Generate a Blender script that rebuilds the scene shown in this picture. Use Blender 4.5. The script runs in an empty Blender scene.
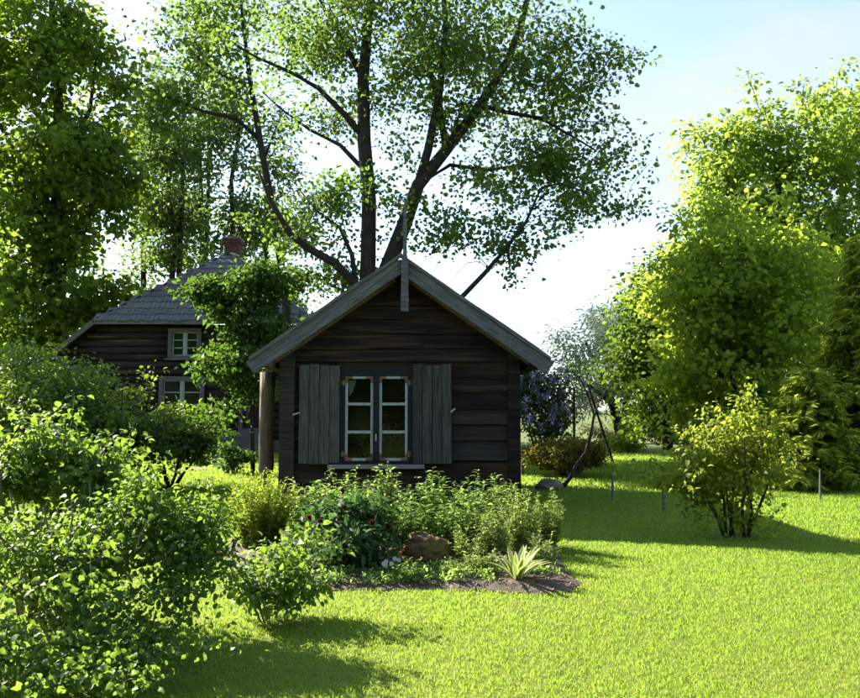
import bpy, math, random, zlib
import numpy as np
from mathutils import Vector, Matrix, noise as mnoise

random.seed(7)
RNG = np.random.default_rng(7)
SC = bpy.context.scene
COL = SC.collection
R = math.radians

# ------------------------------------------------------------------ camera
W0, H0, F0 = 860.0, 698.0, 836.0          # photograph size and focal length in its pixels
CAM_H = 1.25
HORIZON = 410.0
PITCH = math.atan((HORIZON - H0 / 2) / F0)
cam_data = bpy.data.cameras.new('camera')
cam_data.sensor_width = 36.0
cam_data.lens = 36.0 * F0 / W0
cam_data.clip_start = 0.05
cam_data.clip_end = 6000
cam = bpy.data.objects.new('camera', cam_data)
cam.location = (0, 0, CAM_H)
cam.rotation_euler = (R(90) + PITCH, 0, 0)
COL.objects.link(cam)
SC.camera = cam

# ------------------------------------------------------------------ light
SUN_DIR = Vector((-0.83, 0.56, 0)).normalized()      # where the sun stands, seen from the lawn
SUN_EL = R(32)
to_sun = Vector((SUN_DIR.x * math.cos(SUN_EL), SUN_DIR.y * math.cos(SUN_EL), math.sin(SUN_EL)))
SKY_STRENGTH = 0.08
world = bpy.data.worlds.new('World')
SC.world = world
world.use_nodes = True
wt = world.node_tree
wt.nodes.clear()
w_out = wt.nodes.new('ShaderNodeOutputWorld')
w_bg = wt.nodes.new('ShaderNodeBackground')
w_bg.inputs['Strength'].default_value = SKY_STRENGTH
sky = wt.nodes.new('ShaderNodeTexSky')
sky.sky_type = 'NISHITA'
sky.sun_disc = False
sky.sun_elevation = SUN_EL
sky.sun_rotation = math.atan2(SUN_DIR.x, SUN_DIR.y)
sky.air_density = 1.0
sky.dust_density = 0.6
sky.ozone_density = 1.5
# thin bright clouds all over the sky, thicker towards the horizon
w_tc = wt.nodes.new('ShaderNodeTexCoord')
w_sep = wt.nodes.new('ShaderNodeSeparateXYZ')
wt.links.new(w_tc.outputs['Generated'], w_sep.inputs[0])
w_map = wt.nodes.new('ShaderNodeMapping')
w_map.inputs['Scale'].default_value = (1.0, 1.0, 2.2)
w_map.inputs['Location'].default_value = (0.35, 0.1, 0.55)
wt.links.new(w_tc.outputs['Generated'], w_map.inputs[0])
w_n = wt.nodes.new('ShaderNodeTexNoise')
w_n.inputs['Scale'].default_value = 2.6
w_n.inputs['Detail'].default_value = 7
w_n.inputs['Roughness'].default_value = 0.55
wt.links.new(w_map.outputs[0], w_n.inputs['Vector'])
w_el = wt.nodes.new('ShaderNodeMapRange')            # more cloud low down
w_el.inputs[1].default_value = 0.0
w_el.inputs[2].default_value = 0.42
w_el.inputs[3].default_value = 0.10
w_el.inputs[4].default_value = -0.10
wt.links.new(w_sep.outputs['Z'], w_el.inputs[0])
w_add = wt.nodes.new('ShaderNodeMath')
w_add.operation = 'ADD'
wt.links.new(w_n.outputs['Fac'], w_add.inputs[0])
wt.links.new(w_el.outputs[0], w_add.inputs[1])
w_ramp = wt.nodes.new('ShaderNodeMapRange')
w_ramp.interpolation_type = 'SMOOTHSTEP'
w_ramp.inputs[3].default_value = 0.22
w_ramp.inputs[1].default_value = 0.42
w_ramp.inputs[2].default_value = 0.82
wt.links.new(w_add.outputs[0], w_ramp.inputs[0])
w_mix = wt.nodes.new('ShaderNodeMix')
w_mix.data_type = 'RGBA'
wt.links.new(w_ramp.outputs[0], w_mix.inputs[0])
wt.links.new(sky.outputs[0], w_mix.inputs[6])
w_mix.inputs[7].default_value = (2.40, 2.47, 2.56, 1)
wt.links.new(w_mix.outputs[2], w_bg.inputs['Color'])
wt.links.new(w_bg.outputs[0], w_out.inputs['Surface'])

sun_data = bpy.data.lights.new('sun', 'SUN')
sun_data.energy = 5.0
sun_data.angle = R(0.55)
sun_data.color = (1.0, 0.93, 0.80)
sun = bpy.data.objects.new('sun', sun_data)
sun.rotation_euler = (-to_sun).to_track_quat('-Z', 'Y').to_euler()
sun.location = (-20, 20, 30)
COL.objects.link(sun)

SC.view_settings.view_transform = 'Standard'
SC.view_settings.look = 'None'
SC.view_settings.exposure = 2.3
SC.view_settings.gamma = 1.0
SC.view_settings.use_curve_mapping = False
SC.render.engine = 'CYCLES'
cy = SC.cycles
cy.max_bounces = 6
cy.diffuse_bounces = 3
cy.glossy_bounces = 3
cy.transmission_bounces = 4
cy.transparent_max_bounces = 8
cy.caustics_reflective = False
cy.caustics_refractive = False
cy.use_denoising = True
cy.use_adaptive_sampling = True
cy.adaptive_threshold = 0.02

# ------------------------------------------------------------------ pixel helpers
_cp, _sp = math.cos(PITCH), math.sin(PITCH)


def ray(px, py):
    u = (px - W0 / 2) / F0
    v = (H0 / 2 - py) / F0
    return Vector((u, _cp - v * _sp, _sp + v * _cp))


def P(px, py, Y):
    d = ray(px, py)
    t = Y / d.y
    return Vector((d.x * t, Y, CAM_H + d.z * t))


def G(px, py):
    d = ray(px, py)
    t = -CAM_H / d.z
    return Vector((d.x * t, d.y * t, 0))


# ------------------------------------------------------------------ materials
MATS = {}


def nodes_of(m):
    m.use_nodes = True
    nt = m.node_tree
    nt.nodes.clear()
    return nt, nt.nodes.new('ShaderNodeOutputMaterial')


def leaf_mat(name, dark, light, trans, mix=0.45, rough=0.55, spec=0.14):
    m = bpy.data.materials.new(name)
    nt, out = nodes_of(m)
    at = nt.nodes.new('ShaderNodeAttribute')
    at.attribute_name = 'rnd'
    oi = nt.nodes.new('ShaderNodeObjectInfo')
    ad = nt.nodes.new('ShaderNodeMath'); ad.operation = 'ADD'
    fr = nt.nodes.new('ShaderNodeMath'); fr.operation = 'FRACT'
    nt.links.new(at.outputs['Fac'], ad.inputs[0])
    nt.links.new(oi.outputs['Random'], ad.inputs[1])
    nt.links.new(ad.outputs[0], fr.inputs[0])
    if name.startswith('grass'):
        ad.inputs[1].default_value = 0.0
        nt.links.remove(ad.inputs[1].links[0])
    rp = nt.nodes.new('ShaderNodeValToRGB')
    rp.color_ramp.elements[0].color = (*dark, 1)
    rp.color_ramp.elements[1].color = (*light, 1)
    nt.links.new(fr.outputs[0], rp.inputs[0])
    if name.startswith('grass'):
        rp.color_ramp.elements[1].position = 0.93
        e = rp.color_ramp.elements.new(0.955)
        e.color = (0.30, 0.26, 0.11, 1)
    pb = nt.nodes.new('ShaderNodeBsdfPrincipled')
    pb.inputs['Roughness'].default_value = rough
    pb.inputs['Specular IOR Level'].default_value = spec
    nt.links.new(rp.outputs[0], pb.inputs['Base Color'])
    tr = nt.nodes.new('ShaderNodeBsdfTranslucent')
    mx = nt.nodes.new('ShaderNodeMix'); mx.data_type = 'RGBA'
    mx.inputs[0].default_value = 0.65
    nt.links.new(rp.outputs[0], mx.inputs[6])
    mx.inputs[7].default_value = (*trans, 1)
    nt.links.new(mx.outputs[2], tr.inputs['Color'])
    ms = nt.nodes.new('ShaderNodeMixShader')
    ms.inputs[0].default_value = mix
    nt.links.new(pb.outputs[0], ms.inputs[1])
    nt.links.new(tr.outputs[0], ms.inputs[2])
    nt.links.new(ms.outputs[0], out.inputs['Surface'])
    MATS[name] = m
    return m


def noise_mat(name, c1, c2, scale=(1, 1, 1), nscale=4.0, detail=6, rough=0.85, bump=0.3, vary=0.25,
              c3=None, c3scale=2.0, c3lo=0.55, c3hi=0.7, coord='Object', spec=0.2):
    """grain along the local axes with a per-object shift in tone"""
    m = bpy.data.materials.new(name)
    nt, out = nodes_of(m)
    tc = nt.nodes.new('ShaderNodeTexCoord')
    oi = nt.nodes.new('ShaderNodeObjectInfo')
    mp = nt.nodes.new('ShaderNodeMapping')
    mp.inputs['Scale'].default_value = scale
    nt.links.new(tc.outputs[coord], mp.inputs[0])
    sh = nt.nodes.new('ShaderNodeVectorMath'); sh.operation = 'ADD'
    ml = nt.nodes.new('ShaderNodeMath'); ml.operation = 'MULTIPLY'; ml.inputs[1].default_value = 37.0
    nt.links.new(oi.outputs['Random'], ml.inputs[0])
    nt.links.new(mp.outputs[0], sh.inputs[0])
    nt.links.new(ml.outputs[0], sh.inputs[1])
    ns = nt.nodes.new('ShaderNodeTexNoise')
    ns.inputs['Scale'].default_value = nscale
    ns.inputs['Detail'].default_value = detail
    ns.inputs['Roughness'].default_value = 0.65
    nt.links.new(sh.outputs[0], ns.inputs['Vector'])
    rp = nt.nodes.new('ShaderNodeValToRGB')
    rp.color_ramp.elements[0].position = 0.32
    rp.color_ramp.elements[1].position = 0.68
    rp.color_ramp.elements[0].color = (*c1, 1)
    rp.color_ramp.elements[1].color = (*c2, 1)
    nt.links.new(ns.outputs['Fac'], rp.inputs[0])
    col = rp.outputs[0]
    if c3 is not None:
        n3 = nt.nodes.new('ShaderNodeTexNoise')
        n3.inputs['Scale'].default_value = c3scale
        n3.inputs['Detail'].default_value = 5
        nt.links.new(sh.outputs[0] if scale[0] != scale[1] else tc.outputs['Object'], n3.inputs['Vector'])
        r3 = nt.nodes.new('ShaderNodeMapRange')
        r3.inputs[1].default_value = c3lo
        r3.inputs[2].default_value = c3hi
        nt.links.new(n3.outputs['Fac'], r3.inputs[0])
        m3 = nt.nodes.new('ShaderNodeMix'); m3.data_type = 'RGBA'
        nt.links.new(r3.outputs[0], m3.inputs[0])
        nt.links.new(col, m3.inputs[6])
        m3.inputs[7].default_value = (*c3, 1)
        col = m3.outputs[2]
    hv = nt.nodes.new('ShaderNodeHueSaturation')
    mr = nt.nodes.new('ShaderNodeMapRange')
    mr.inputs[3].default_value = 1 - vary
    mr.inputs[4].default_value = 1 + vary
    nt.links.new(oi.outputs['Random'], mr.inputs[0])
    nt.links.new(mr.outputs[0], hv.inputs['Value'])
    nt.links.new(col, hv.inputs['Color'])
    pb = nt.nodes.new('ShaderNodeBsdfPrincipled')
    pb.inputs['Roughness'].default_value = rough
    pb.inputs['Specular IOR Level'].default_value = spec
    nt.links.new(hv.outputs[0], pb.inputs['Base Color'])
    if bump:
        bp = nt.nodes.new('ShaderNodeBump')
        bp.inputs['Strength'].default_value = bump
        bp.inputs['Distance'].default_value = 0.02
        nt.links.new(ns.outputs['Fac'], bp.inputs['Height'])
        nt.links.new(bp.outputs[0], pb.inputs['Normal'])
    nt.links.new(pb.outputs[0], out.inputs['Surface'])
    MATS[name] = m
    return m


def glass_mat(name):
    m = bpy.data.materials.new(name)
    nt, out = nodes_of(m)
    gl = nt.nodes.new('ShaderNodeBsdfGlossy')
    gl.inputs['Roughness'].default_value = 0.10
    gl.inputs['Color'].default_value = (0.95, 1, 0.95, 1)
    tp = nt.nodes.new('ShaderNodeBsdfTransparent')
    tp.inputs['Color'].default_value = (0.75, 0.8, 0.75, 1)
    fr = nt.nodes.new('ShaderNodeFresnel'); fr.inputs['IOR'].default_value = 1.42
    tc = nt.nodes.new('ShaderNodeTexCoord')
    ns = nt.nodes.new('ShaderNodeTexNoise'); ns.inputs['Scale'].default_value = 6
    nt.links.new(tc.outputs['Object'], ns.inputs['Vector'])
    bp = nt.nodes.new('ShaderNodeBump'); bp.inputs['Strength'].default_value = 0.08; bp.inputs['Distance'].default_value = 0.02
    nt.links.new(ns.outputs['Fac'], bp.inputs['Height'])
    nt.links.new(bp.outputs[0], gl.inputs['Normal'])
    ms = nt.nodes.new('ShaderNodeMixShader')
    nt.links.new(fr.outputs[0], ms.inputs[0])
    nt.links.new(tp.outputs[0], ms.inputs[1])
    nt.links.new(gl.outputs[0], ms.inputs[2])
    nt.links.new(ms.outputs[0], out.inputs['Surface'])
    MATS[name] = m
    return m


def brick_mat(name):
    return noise_mat(name, (0.07, 0.03, 0.022), (0.13, 0.055, 0.04), nscale=20, bump=0.2)


# leaves: dark, light, translucent
leaf_mat('leaf_big_tree', (0.038, 0.075, 0.014), (0.08, 0.12, 0.022), (0.25, 0.4, 0.05), 0.47)
leaf_mat('leaf_left_tree', (0.04, 0.08, 0.012), (0.08, 0.125, 0.016), (0.34, 0.48, 0.03), 0.48)
leaf_mat('leaf_slender', (0.04, 0.075, 0.022), (0.08, 0.115, 0.035), (0.26, 0.38, 0.07), 0.45)
leaf_mat('leaf_maple', (0.09, 0.145, 0.016), (0.15, 0.205, 0.024), (0.58, 0.74, 0.06), 0.58)
leaf_mat('leaf_tall', (0.075, 0.13, 0.018), (0.13, 0.185, 0.028), (0.46, 0.62, 0.07), 0.55)
leaf_mat('leaf_dark', (0.04, 0.08, 0.012), (0.08, 0.125, 0.016), (0.28, 0.42, 0.03), 0.45)
leaf_mat('leaf_willow', (0.26, 0.31, 0.22), (0.36, 0.41, 0.3), (0.66, 0.76, 0.5), 0.5)
leaf_mat('leaf_conifer', (0.1, 0.15, 0.016), (0.16, 0.205, 0.026), (0.6, 0.74, 0.06), 0.56)
leaf_mat('leaf_front', (0.036, 0.08, 0.014), (0.085, 0.14, 0.022), (0.31, 0.47, 0.04), 0.47, rough=0.5, spec=0.3)
leaf_mat('leaf_mid', (0.04, 0.085, 0.012), (0.09, 0.145, 0.016), (0.34, 0.5, 0.03), 0.47, rough=0.45, spec=0.4)
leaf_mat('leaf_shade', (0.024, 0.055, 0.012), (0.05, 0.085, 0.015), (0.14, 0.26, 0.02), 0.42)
leaf_mat('leaf_spirea', (0.11, 0.155, 0.012), (0.16, 0.21, 0.02), (0.52, 0.66, 0.06), 0.55)
leaf_mat('leaf_peony', (0.02, 0.045, 0.016), (0.04, 0.075, 0.022), (0.1, 0.22, 0.04), 0.38, rough=0.6, spec=0.12)
leaf_mat('leaf_phlox', (0.085, 0.145, 0.034), (0.15, 0.215, 0.055), (0.42, 0.6, 0.11), 0.5, rough=0.45)
leaf_mat('leaf_feather', (0.11, 0.16, 0.04), (0.17, 0.22, 0.055), (0.5, 0.64, 0.14), 0.52)
leaf_mat('leaf_right_shrub', (0.075, 0.12, 0.014), (0.14, 0.18, 0.022), (0.52, 0.6, 0.05), 0.52)
leaf_mat('leaf_barberry', (0.06, 0.09, 0.014), (0.13, 0.085, 0.02), (0.38, 0.34, 0.04), 0.45)
leaf_mat('leaf_field', (0.13, 0.16, 0.07), (0.19, 0.21, 0.10), (0.26, 0.30, 0.10), 0.4)
leaf_mat('grass_blade', (0.098, 0.175, 0.013), (0.155, 0.24, 0.024), (0.45, 0.64, 0.06), 0.5, rough=0.55, spec=0.25)
leaf_mat('strap_green', (0.09, 0.16, 0.03), (0.12, 0.19, 0.04), (0.26, 0.38, 0.05), 0.4)
leaf_mat('strap_cream', (0.42, 0.42, 0.20), (0.48, 0.47, 0.24), (0.5, 0.5, 0.2), 0.35)
leaf_mat('petal_red', (0.05, 0.008, 0.012), (0.10, 0.015, 0.022), (0.2, 0.02, 0.03), 0.25)
leaf_mat('petal_lilac', (0.34, 0.26, 0.62), (0.52, 0.44, 0.78), (0.55, 0.42, 0.8), 0.4)
leaf_mat('petal_white', (0.70, 0.70, 0.68), (0.8, 0.8, 0.8), (0.7, 0.7, 0.7), 0.35)
leaf_mat('petal_blue', (0.08, 0.07, 0.42), (0.14, 0.10, 0.5), (0.15, 0.1, 0.5), 0.3)
leaf_mat('petal_orange', (0.5, 0.16, 0.03), (0.6, 0.22, 0.04), (0.5, 0.2, 0.03), 0.3)
leaf_mat('curtain', (0.6, 0.6, 0.58), (0.7, 0.7, 0.68), (0.6, 0.6, 0.58), 0.3)

noise_mat('bark', (0.012, 0.0105, 0.009), (0.045, 0.040, 0.034), scale=(5, 5, 0.8), nscale=5, bump=0.6, vary=0.05, rough=0.95)
noise_mat('bark_pale', (0.10, 0.085, 0.065), (0.20, 0.17, 0.13), scale=(4, 4, 1), nscale=6, bump=0.4, vary=0.1, rough=0.9)
noise_mat('stem_green', (0.05, 0.07, 0.02), (0.09, 0.11, 0.03), nscale=8, bump=0.1, vary=0.1)
noise_mat('wood_dark', (0.0028, 0.0021, 0.0016), (0.0145, 0.0102, 0.0072), scale=(0.9, 14, 14), nscale=3.2, bump=0.5, vary=0.35,
          c3=(0.042, 0.025, 0.0135), c3scale=1.1, c3lo=0.48, c3hi=0.70)
noise_mat('wood_worn', (0.010, 0.010, 0.008), (0.036, 0.034, 0.027), scale=(0.9, 14, 14), nscale=3.2, bump=0.5, vary=0.25)
noise_mat('wood_shutter', (0.018, 0.0185, 0.0165), (0.080, 0.081, 0.072), scale=(1.1, 16, 16), nscale=3.0, bump=0.6, vary=0.35)
noise_mat('wood_fascia', (0.045, 0.046, 0.049), (0.15, 0.152, 0.157), scale=(1.2, 18, 18), nscale=3.2, bump=0.5, vary=0.12)
noise_mat('wood_post', (0.06, 0.044, 0.03), (0.21, 0.155, 0.105), scale=(14, 14, 1.0), nscale=3.0, bump=0.5, vary=0.1)
noise_mat('wood_grey', (0.05, 0.048, 0.046), (0.14, 0.134, 0.128), scale=(1.2, 16, 16), nscale=3.2, bump=0.4, vary=0.2)
noise_mat('wood_log', (0.008, 0.0075, 0.007), (0.030, 0.028, 0.026), scale=(0.7, 12, 12), nscale=3.2, bump=0.5, vary=0.3,
          c3=(0.11, 0.085, 0.055), c3scale=0.6, c3lo=0.60, c3hi=0.72)
noise_mat('paint_sash', (0.18, 0.21, 0.21), (0.34, 0.38, 0.38), scale=(6, 6, 6), nscale=5, bump=0.15, vary=0.08, rough=0.6)
noise_mat('paint_frame', (0.0035, 0.0045, 0.006), (0.011, 0.013, 0.017), scale=(5, 5, 5), nscale=5, bump=0.2, vary=0.1, rough=0.6)
noise_mat('paint_sill', (0.12, 0.115, 0.105), (0.24, 0.23, 0.215), scale=(2, 20, 20), nscale=4, bump=0.3, vary=0.1)
noise_mat('rust', (0.09, 0.045, 0.028), (0.19, 0.12, 0.08), nscale=40, bump=0.2, vary=0.2)
noise_mat('iron_pale', (0.25, 0.25, 0.24), (0.4, 0.4, 0.38), nscale=30, bump=0.1, vary=0.1, rough=0.5)
noise_mat('shingle', (0.05, 0.051, 0.053), (0.16, 0.161, 0.163), scale=(9, 1.2, 9), nscale=3, bump=0.5, vary=0.18)
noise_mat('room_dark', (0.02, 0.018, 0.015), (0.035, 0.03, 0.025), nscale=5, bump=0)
noise_mat('terracotta', (0.30, 0.10, 0.05), (0.40, 0.15, 0.08), nscale=20, bump=0.1)
noise_mat('stone', (0.09, 0.082, 0.07), (0.21, 0.195, 0.165), nscale=7, bump=0.6, vary=0.15)
noise_mat('stone_mossy', (0.035, 0.021, 0.009), (0.13, 0.080, 0.028), nscale=9, bump=0.9, vary=0.05,
          c3=(0.10, 0.10, 0.018), c3scale=9.0, c3lo=0.48, c3hi=0.66)
noise_mat('soil', (0.028, 0.021, 0.014), (0.10, 0.080, 0.055), nscale=16, detail=10, bump=1.0, vary=0.0,
          c3=(0.15, 0.125, 0.085), c3scale=11, c3lo=0.56, c3hi=0.7)
noise_mat('clod', (0.045, 0.035, 0.024), (0.15, 0.12, 0.085), nscale=20, bump=0.4, vary=0.3)
noise_mat('lawn_floor', (0.075, 0.095, 0.010), (0.135, 0.165, 0.016), nscale=30, detail=8, bump=0.6, vary=0.0,
          c3=(0.16, 0.15, 0.05), c3scale=0.9, c3lo=0.60, c3hi=0.8)
noise_mat('field', (0.06, 0.085, 0.015), (0.10, 0.12, 0.03), nscale=1.2, detail=8, bump=0.3, vary=0.0)
noise_mat('path_dirt', (0.09, 0.075, 0.06), (0.17, 0.145, 0.12), nscale=14, bump=0.5, vary=0.0)
glass_mat('pane_glass')
brick_mat('brick_red')


# ------------------------------------------------------------------ object helpers
def tag(o, label=None, cat=None, group=None, kind=None):
    if label: o['label'] = label
    if cat: o['category'] = cat
    if group: o['group'] = group
    if kind: o['kind'] = kind
    return o


def empty(name, loc=(0, 0, 0), rz=0.0):
    o = bpy.data.objects.new(name, None)
    o.empty_display_size = 0.2
    o.location = loc
    o.rotation_euler = (0, 0, rz)
    COL.objects.link(o)
    return o


def link(name, me, mat, parent=None, smooth=False):
    if mat is not None and not me.materials:
        me.materials.append(MATS[mat])
    if smooth:
        me.polygons.foreach_set('use_smooth', np.ones(len(me.polygons), dtype=bool))
    o = bpy.data.objects.new(name, me)
    COL.objects.link(o)
    if parent is not None:
        o.parent = parent
    return o


def pyobj(name, verts, faces, mat, parent=None, smooth=False):
    me = bpy.data.meshes.new(name)
    me.from_pydata([tuple(v) for v in verts], [], faces)
    me.update()
    return link(name, me, mat, parent, smooth)


class MB:
    """collects shapes into one mesh (coordinates relative to the parent)"""
    def __init__(self):
        self.v = []; self.f = []

    def add(self, vs, fs):
        n = len(self.v)
        self.v += [tuple(p) for p in vs]
        self.f += [tuple(i + n for i in q) for q in fs]

    def box(self, a, b):
        x0, y0, z0 = a; x1, y1, z1 = b
        self.add([(x0, y0, z0), (x1, y0, z0), (x1, y1, z0), (x0, y1, z0),
                  (x0, y0, z1), (x1, y0, z1), (x1, y1, z1), (x0, y1, z1)],
                 [(0, 3, 2, 1), (4, 5, 6, 7), (0, 1, 5, 4), (1, 2, 6, 5), (2, 3, 7, 6), (3, 0, 4, 7)])

    def prism(self, poly, y0, y1):
        """polygon in x,z (counter-clockwise seen from -y) pushed from y0 to y1"""
        n = len(poly)
        vs = [(x, y0, z) for x, z in poly] + [(x, y1, z) for x, z in poly]
        fs = [tuple(range(n)), tuple(range(2 * n - 1, n - 1, -1))]
        fs += [(i, i + n, (i + 1) % n + n, (i + 1) % n) for i in range(n)]
        self.add(vs, fs)

    def tube(self, pts, rads, sides=6, cap=True):
        n0 = len(self.v)
        k = len(pts)
        pts = [Vector(p) for p in pts]
        up = Vector((0.31, 0.17, 0.93)).normalized()
        for i, p in enumerate(pts):
            d = (pts[min(i + 1, k - 1)] - pts[max(i - 1, 0)])
            if d.length < 1e-9: d = Vector((0, 0, 1))
            d.normalize()
            a = d.cross(Vector((1, 0, 0)) if abs(d.x) < 0.8 else Vector((0, 1, 0))).normalized()
            b = d.cross(a)
            for s in range(sides):
                t = 2 * math.pi * s / sides
                q = p + (a * math.cos(t) + b * math.sin(t)) * rads[i]
                self.v.append((q.x, q.y, q.z))
        for i in range(k - 1):
            for s in range(sides):
                s2 = (s + 1) % sides
                self.f.append((n0 + i * sides + s, n0 + i * sides + s2, n0 + (i + 1) * sides + s2, n0 + (i + 1) * sides + s))
        if cap:
            self.f.append(tuple(n0 + s for s in range(sides))[::-1])
            self.f.append(tuple(n0 + (k - 1) * sides + s for s in range(sides)))

    def build(self, name, mat, parent=None, smooth=False):
        return pyobj(name, self.v, self.f, mat, parent, smooth)


def board(name, mat, parent, length, width, thick, loc, rot=(0, 0, 0), seg=5, jit=0.004):
    """one plank, long axis local x, width local z, thickness local y; edges slightly uneven"""
    vs, fs = [], []
    for i in range(seg + 1):
        x = -length / 2 + length * i / seg
        j = [random.uniform(-jit, jit) for _ in range(4)]
        ty = random.uniform(-jit, jit) * 0.4
        vs += [(x, -thick / 2 + ty, -width / 2 + j[0]), (x, thick / 2 + ty, -width / 2 + j[0]),
               (x, thick / 2 + ty, width / 2 + j[2]), (x, -thick / 2 + ty, width / 2 + j[2])]
    for i in range(seg):
        a, b = 4 * i, 4 * i + 4
        for s in range(4):
            t = (s + 1) % 4
            fs.append((a + s, b + s, b + t, a + t))
    fs.append((0, 1, 2, 3)); e = 4 * seg
    fs.append((e + 3, e + 2, e + 1, e))
    o = pyobj(name, vs, fs, mat, parent)
    o.location = loc
    o.rotation_euler = rot
    return o


# ------------------------------------------------------------------ foliage helpers
def unit(a):
    n = np.linalg.norm(a, axis=1, keepdims=True)
    n[n < 1e-9] = 1
    return a / n


def leaf_arrays(c, axis, nrm, L, Wd, near=False, droop=0.15, fold=0.25):
    """c: leaf bases; returns verts, tris, per-vertex random value"""
    n = len(c)
    axis = unit(axis)
    side = unit(np.cross(axis, nrm))
    up = unit(np.cross(side, axis))
    L = L.reshape(-1, 1); Wd = Wd.reshape(-1, 1)
    rnd = RNG.random(n)
    if not near:
        v = np.stack([c,
                      c + axis * L * 0.45 + side * Wd * 0.5 + up * Wd * fold,
                      c + axis * L - up * L * droop,
                      c + axis * L * 0.45 - side * Wd * 0.5 + up * Wd * fold], axis=1).reshape(-1, 3)
        b = np.arange(n)[:, None] * 4
        t = np.concatenate([b + np.array([[0, 1, 2]]), b + np.array([[0, 2, 3]])], axis=0)
        return v, t, np.repeat(rnd, 4)
    mid = c + axis * L * 0.5
    v = np.stack([c,
                  c + axis * L * 0.28 + side * Wd * 0.44 + up * Wd * fold * 0.8,
                  c + axis * L * 0.62 + side * Wd * 0.42 + up * (Wd * fold * 0.7 - L * droop * 0.3),
                  c + axis * L - up * L * droop,
                  c + axis * L * 0.62 - side * Wd * 0.42 + up * (Wd * fold * 0.7 - L * droop * 0.3),
                  c + axis * L * 0.28 - side * Wd * 0.44 + up * Wd * fold * 0.8,
                  mid], axis=1).reshape(-1, 3)
    b = np.arange(n)[:, None] * 7
    tr = [(0, 1, 6), (1, 2, 6), (2, 3, 6), (3, 4, 6), (4, 5, 6), (5, 0, 6)]
    t = np.concatenate([b + np.array([q]) for q in tr], axis=0)
    return v, t, np.repeat(rnd, 7)


def tri_mesh(name, v, t, rnd=None):
    me = bpy.data.meshes.new(name)
    me.vertices.add(len(v))
    me.vertices.foreach_set('co', np.ascontiguousarray(v, dtype=np.float32).ravel())
    me.loops.add(len(t) * 3)
    me.loops.foreach_set('vertex_index', np.ascontiguousarray(t, dtype=np.int32).ravel())
    me.polygons.add(len(t))
    me.polygons.foreach_set('loop_start', np.arange(len(t), dtype=np.int32) * 3)
    me.polygons.foreach_set('loop_total', np.full(len(t), 3, dtype=np.int32))
    if rnd is not None:
        a = me.attributes.new('rnd', 'FLOAT', 'POINT')
        a.data.foreach_set('value', np.ascontiguousarray(rnd, dtype=np.float32))
    me.update(calc_edges=True)
    return me


def leaf_obj(name, arrs, mat, parent, kind='stuff'):
    me = tri_mesh(name, *arrs)
    o = link(name, me, mat, parent)
    if kind: o['kind'] = kind
    return o


def blob_points(blobs, shell=0.5, shoots=0.10, reach=1.30):
    """points in uneven ellipsoids; blobs: (centre, radii, count)"""
    out = []
    for c, r, n in blobs:
        d = unit(RNG.normal(size=(n, 3)))
        rad = RNG.random((n, 1)) ** shell
        far = RNG.random((n, 1)) < shoots
        rad = np.where(far, RNG.uniform(1.0, reach, (n, 1)), rad)
        lump = np.array([1 + 0.42 * mnoise.noise(Vector((q[0] * 2.3 + c[0], q[1] * 2.3 + c[1], q[2] * 2.3 + c[2]))) for q in d])[:, None]
        out.append(np.array(c) + d * rad * lump * np.array(r))
    return np.concatenate(out)


def lumpy(blobs, per=12, frac=0.36, shell=0.5):
    """break every lobe of a crown into small uneven clumps so that gaps and light reach in"""
    out = []
    for c, r, n in blobs:
        k = max(1, int(round(n / per)))
        if k < 3:
            out.append((c, r, n)); continue
        for i in range(k):
            d = RNG.normal(size=3); d /= np.linalg.norm(d)
            q = np.array(c) + d * (RNG.random() ** shell) * 0.92 * np.array(r)
            f = frac * RNG.uniform(0.6, 1.35)
            out.append((tuple(q), (max(.03, r[0] * f), max(.03, r[1] * f * 1.2), max(.03, r[2] * f * 0.85)), max(2, int(per * RNG.uniform(.6, 1.4)))))
    return out


def grow_branches(mb, stems, targets, r_tip=0.004, thick=0.016, sides=4, lift=0.15, jit=0.08, sides_main=9):
    """stems: list of (points, radii); joins every target to the nearest wood. Returns list of branch paths."""
    pos, rad = [], []
    for pts, rr in stems:
        mb.tube(pts, rr, sides_main)
        for i in range(len(pts) - 1):
            a, b = np.array(pts[i]), np.array(pts[i + 1])
            k = max(2, int(np.linalg.norm(b - a) / 0.2))
            for q in range(k):
                t = q / k
                pos.append(a + (b - a) * t); rad.append(rr[i] * (1 - t) + rr[i + 1] * t)
    pos = np.array(pos); rad = np.array(rad)
    tg = np.asarray(targets)
    d0 = np.min(np.linalg.norm(tg[:, None, :] - pos[None, ::2, :], axis=2), axis=1)
    order = np.argsort(d0)
    buf = np.zeros((len(pos) + len(tg) * 6, 3)); bufr = np.zeros(len(buf))
    n = len(pos); buf[:n] = pos; bufr[:n] = rad
    paths = []
    for i in order:
        t = tg[i]
        dv = t - buf[:n]
        d = np.sqrt((dv ** 2).sum(1))
        cost = d + 0.7 * np.maximum(0, -dv[:, 2]) + 0.25 * np.abs(dv[:, 2] < 0.15 * d) * d
        j = int(np.argmin(cost))
        p0 = buf[j].copy(); ln = d[j]
        if ln < 1e-3: continue
        ctrl = p0 + (t - p0) * 0.5 + np.array([0, 0, lift * ln]) + RNG.normal(size=3) * jit * ln
        k = 5 if ln > 0.8 else 3
        r0 = min(bufr[j] * 0.75, r_tip + thick * ln)
        pts, rr = [], []
        for q in range(k + 1):
            s = q / k
            pts.append((1 - s) ** 2 * p0 + 2 * s * (1 - s) * ctrl + s * s * t)
            rr.append(max(r_tip, r0 * (1 - s) + r_tip * s))
        mb.tube(pts, rr, sides, cap=False)
        for q in range(1, k + 1):
            buf[n] = pts[q]; bufr[n] = rr[q]; n += 1
        paths.append(np.array(pts))
    return paths


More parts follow.
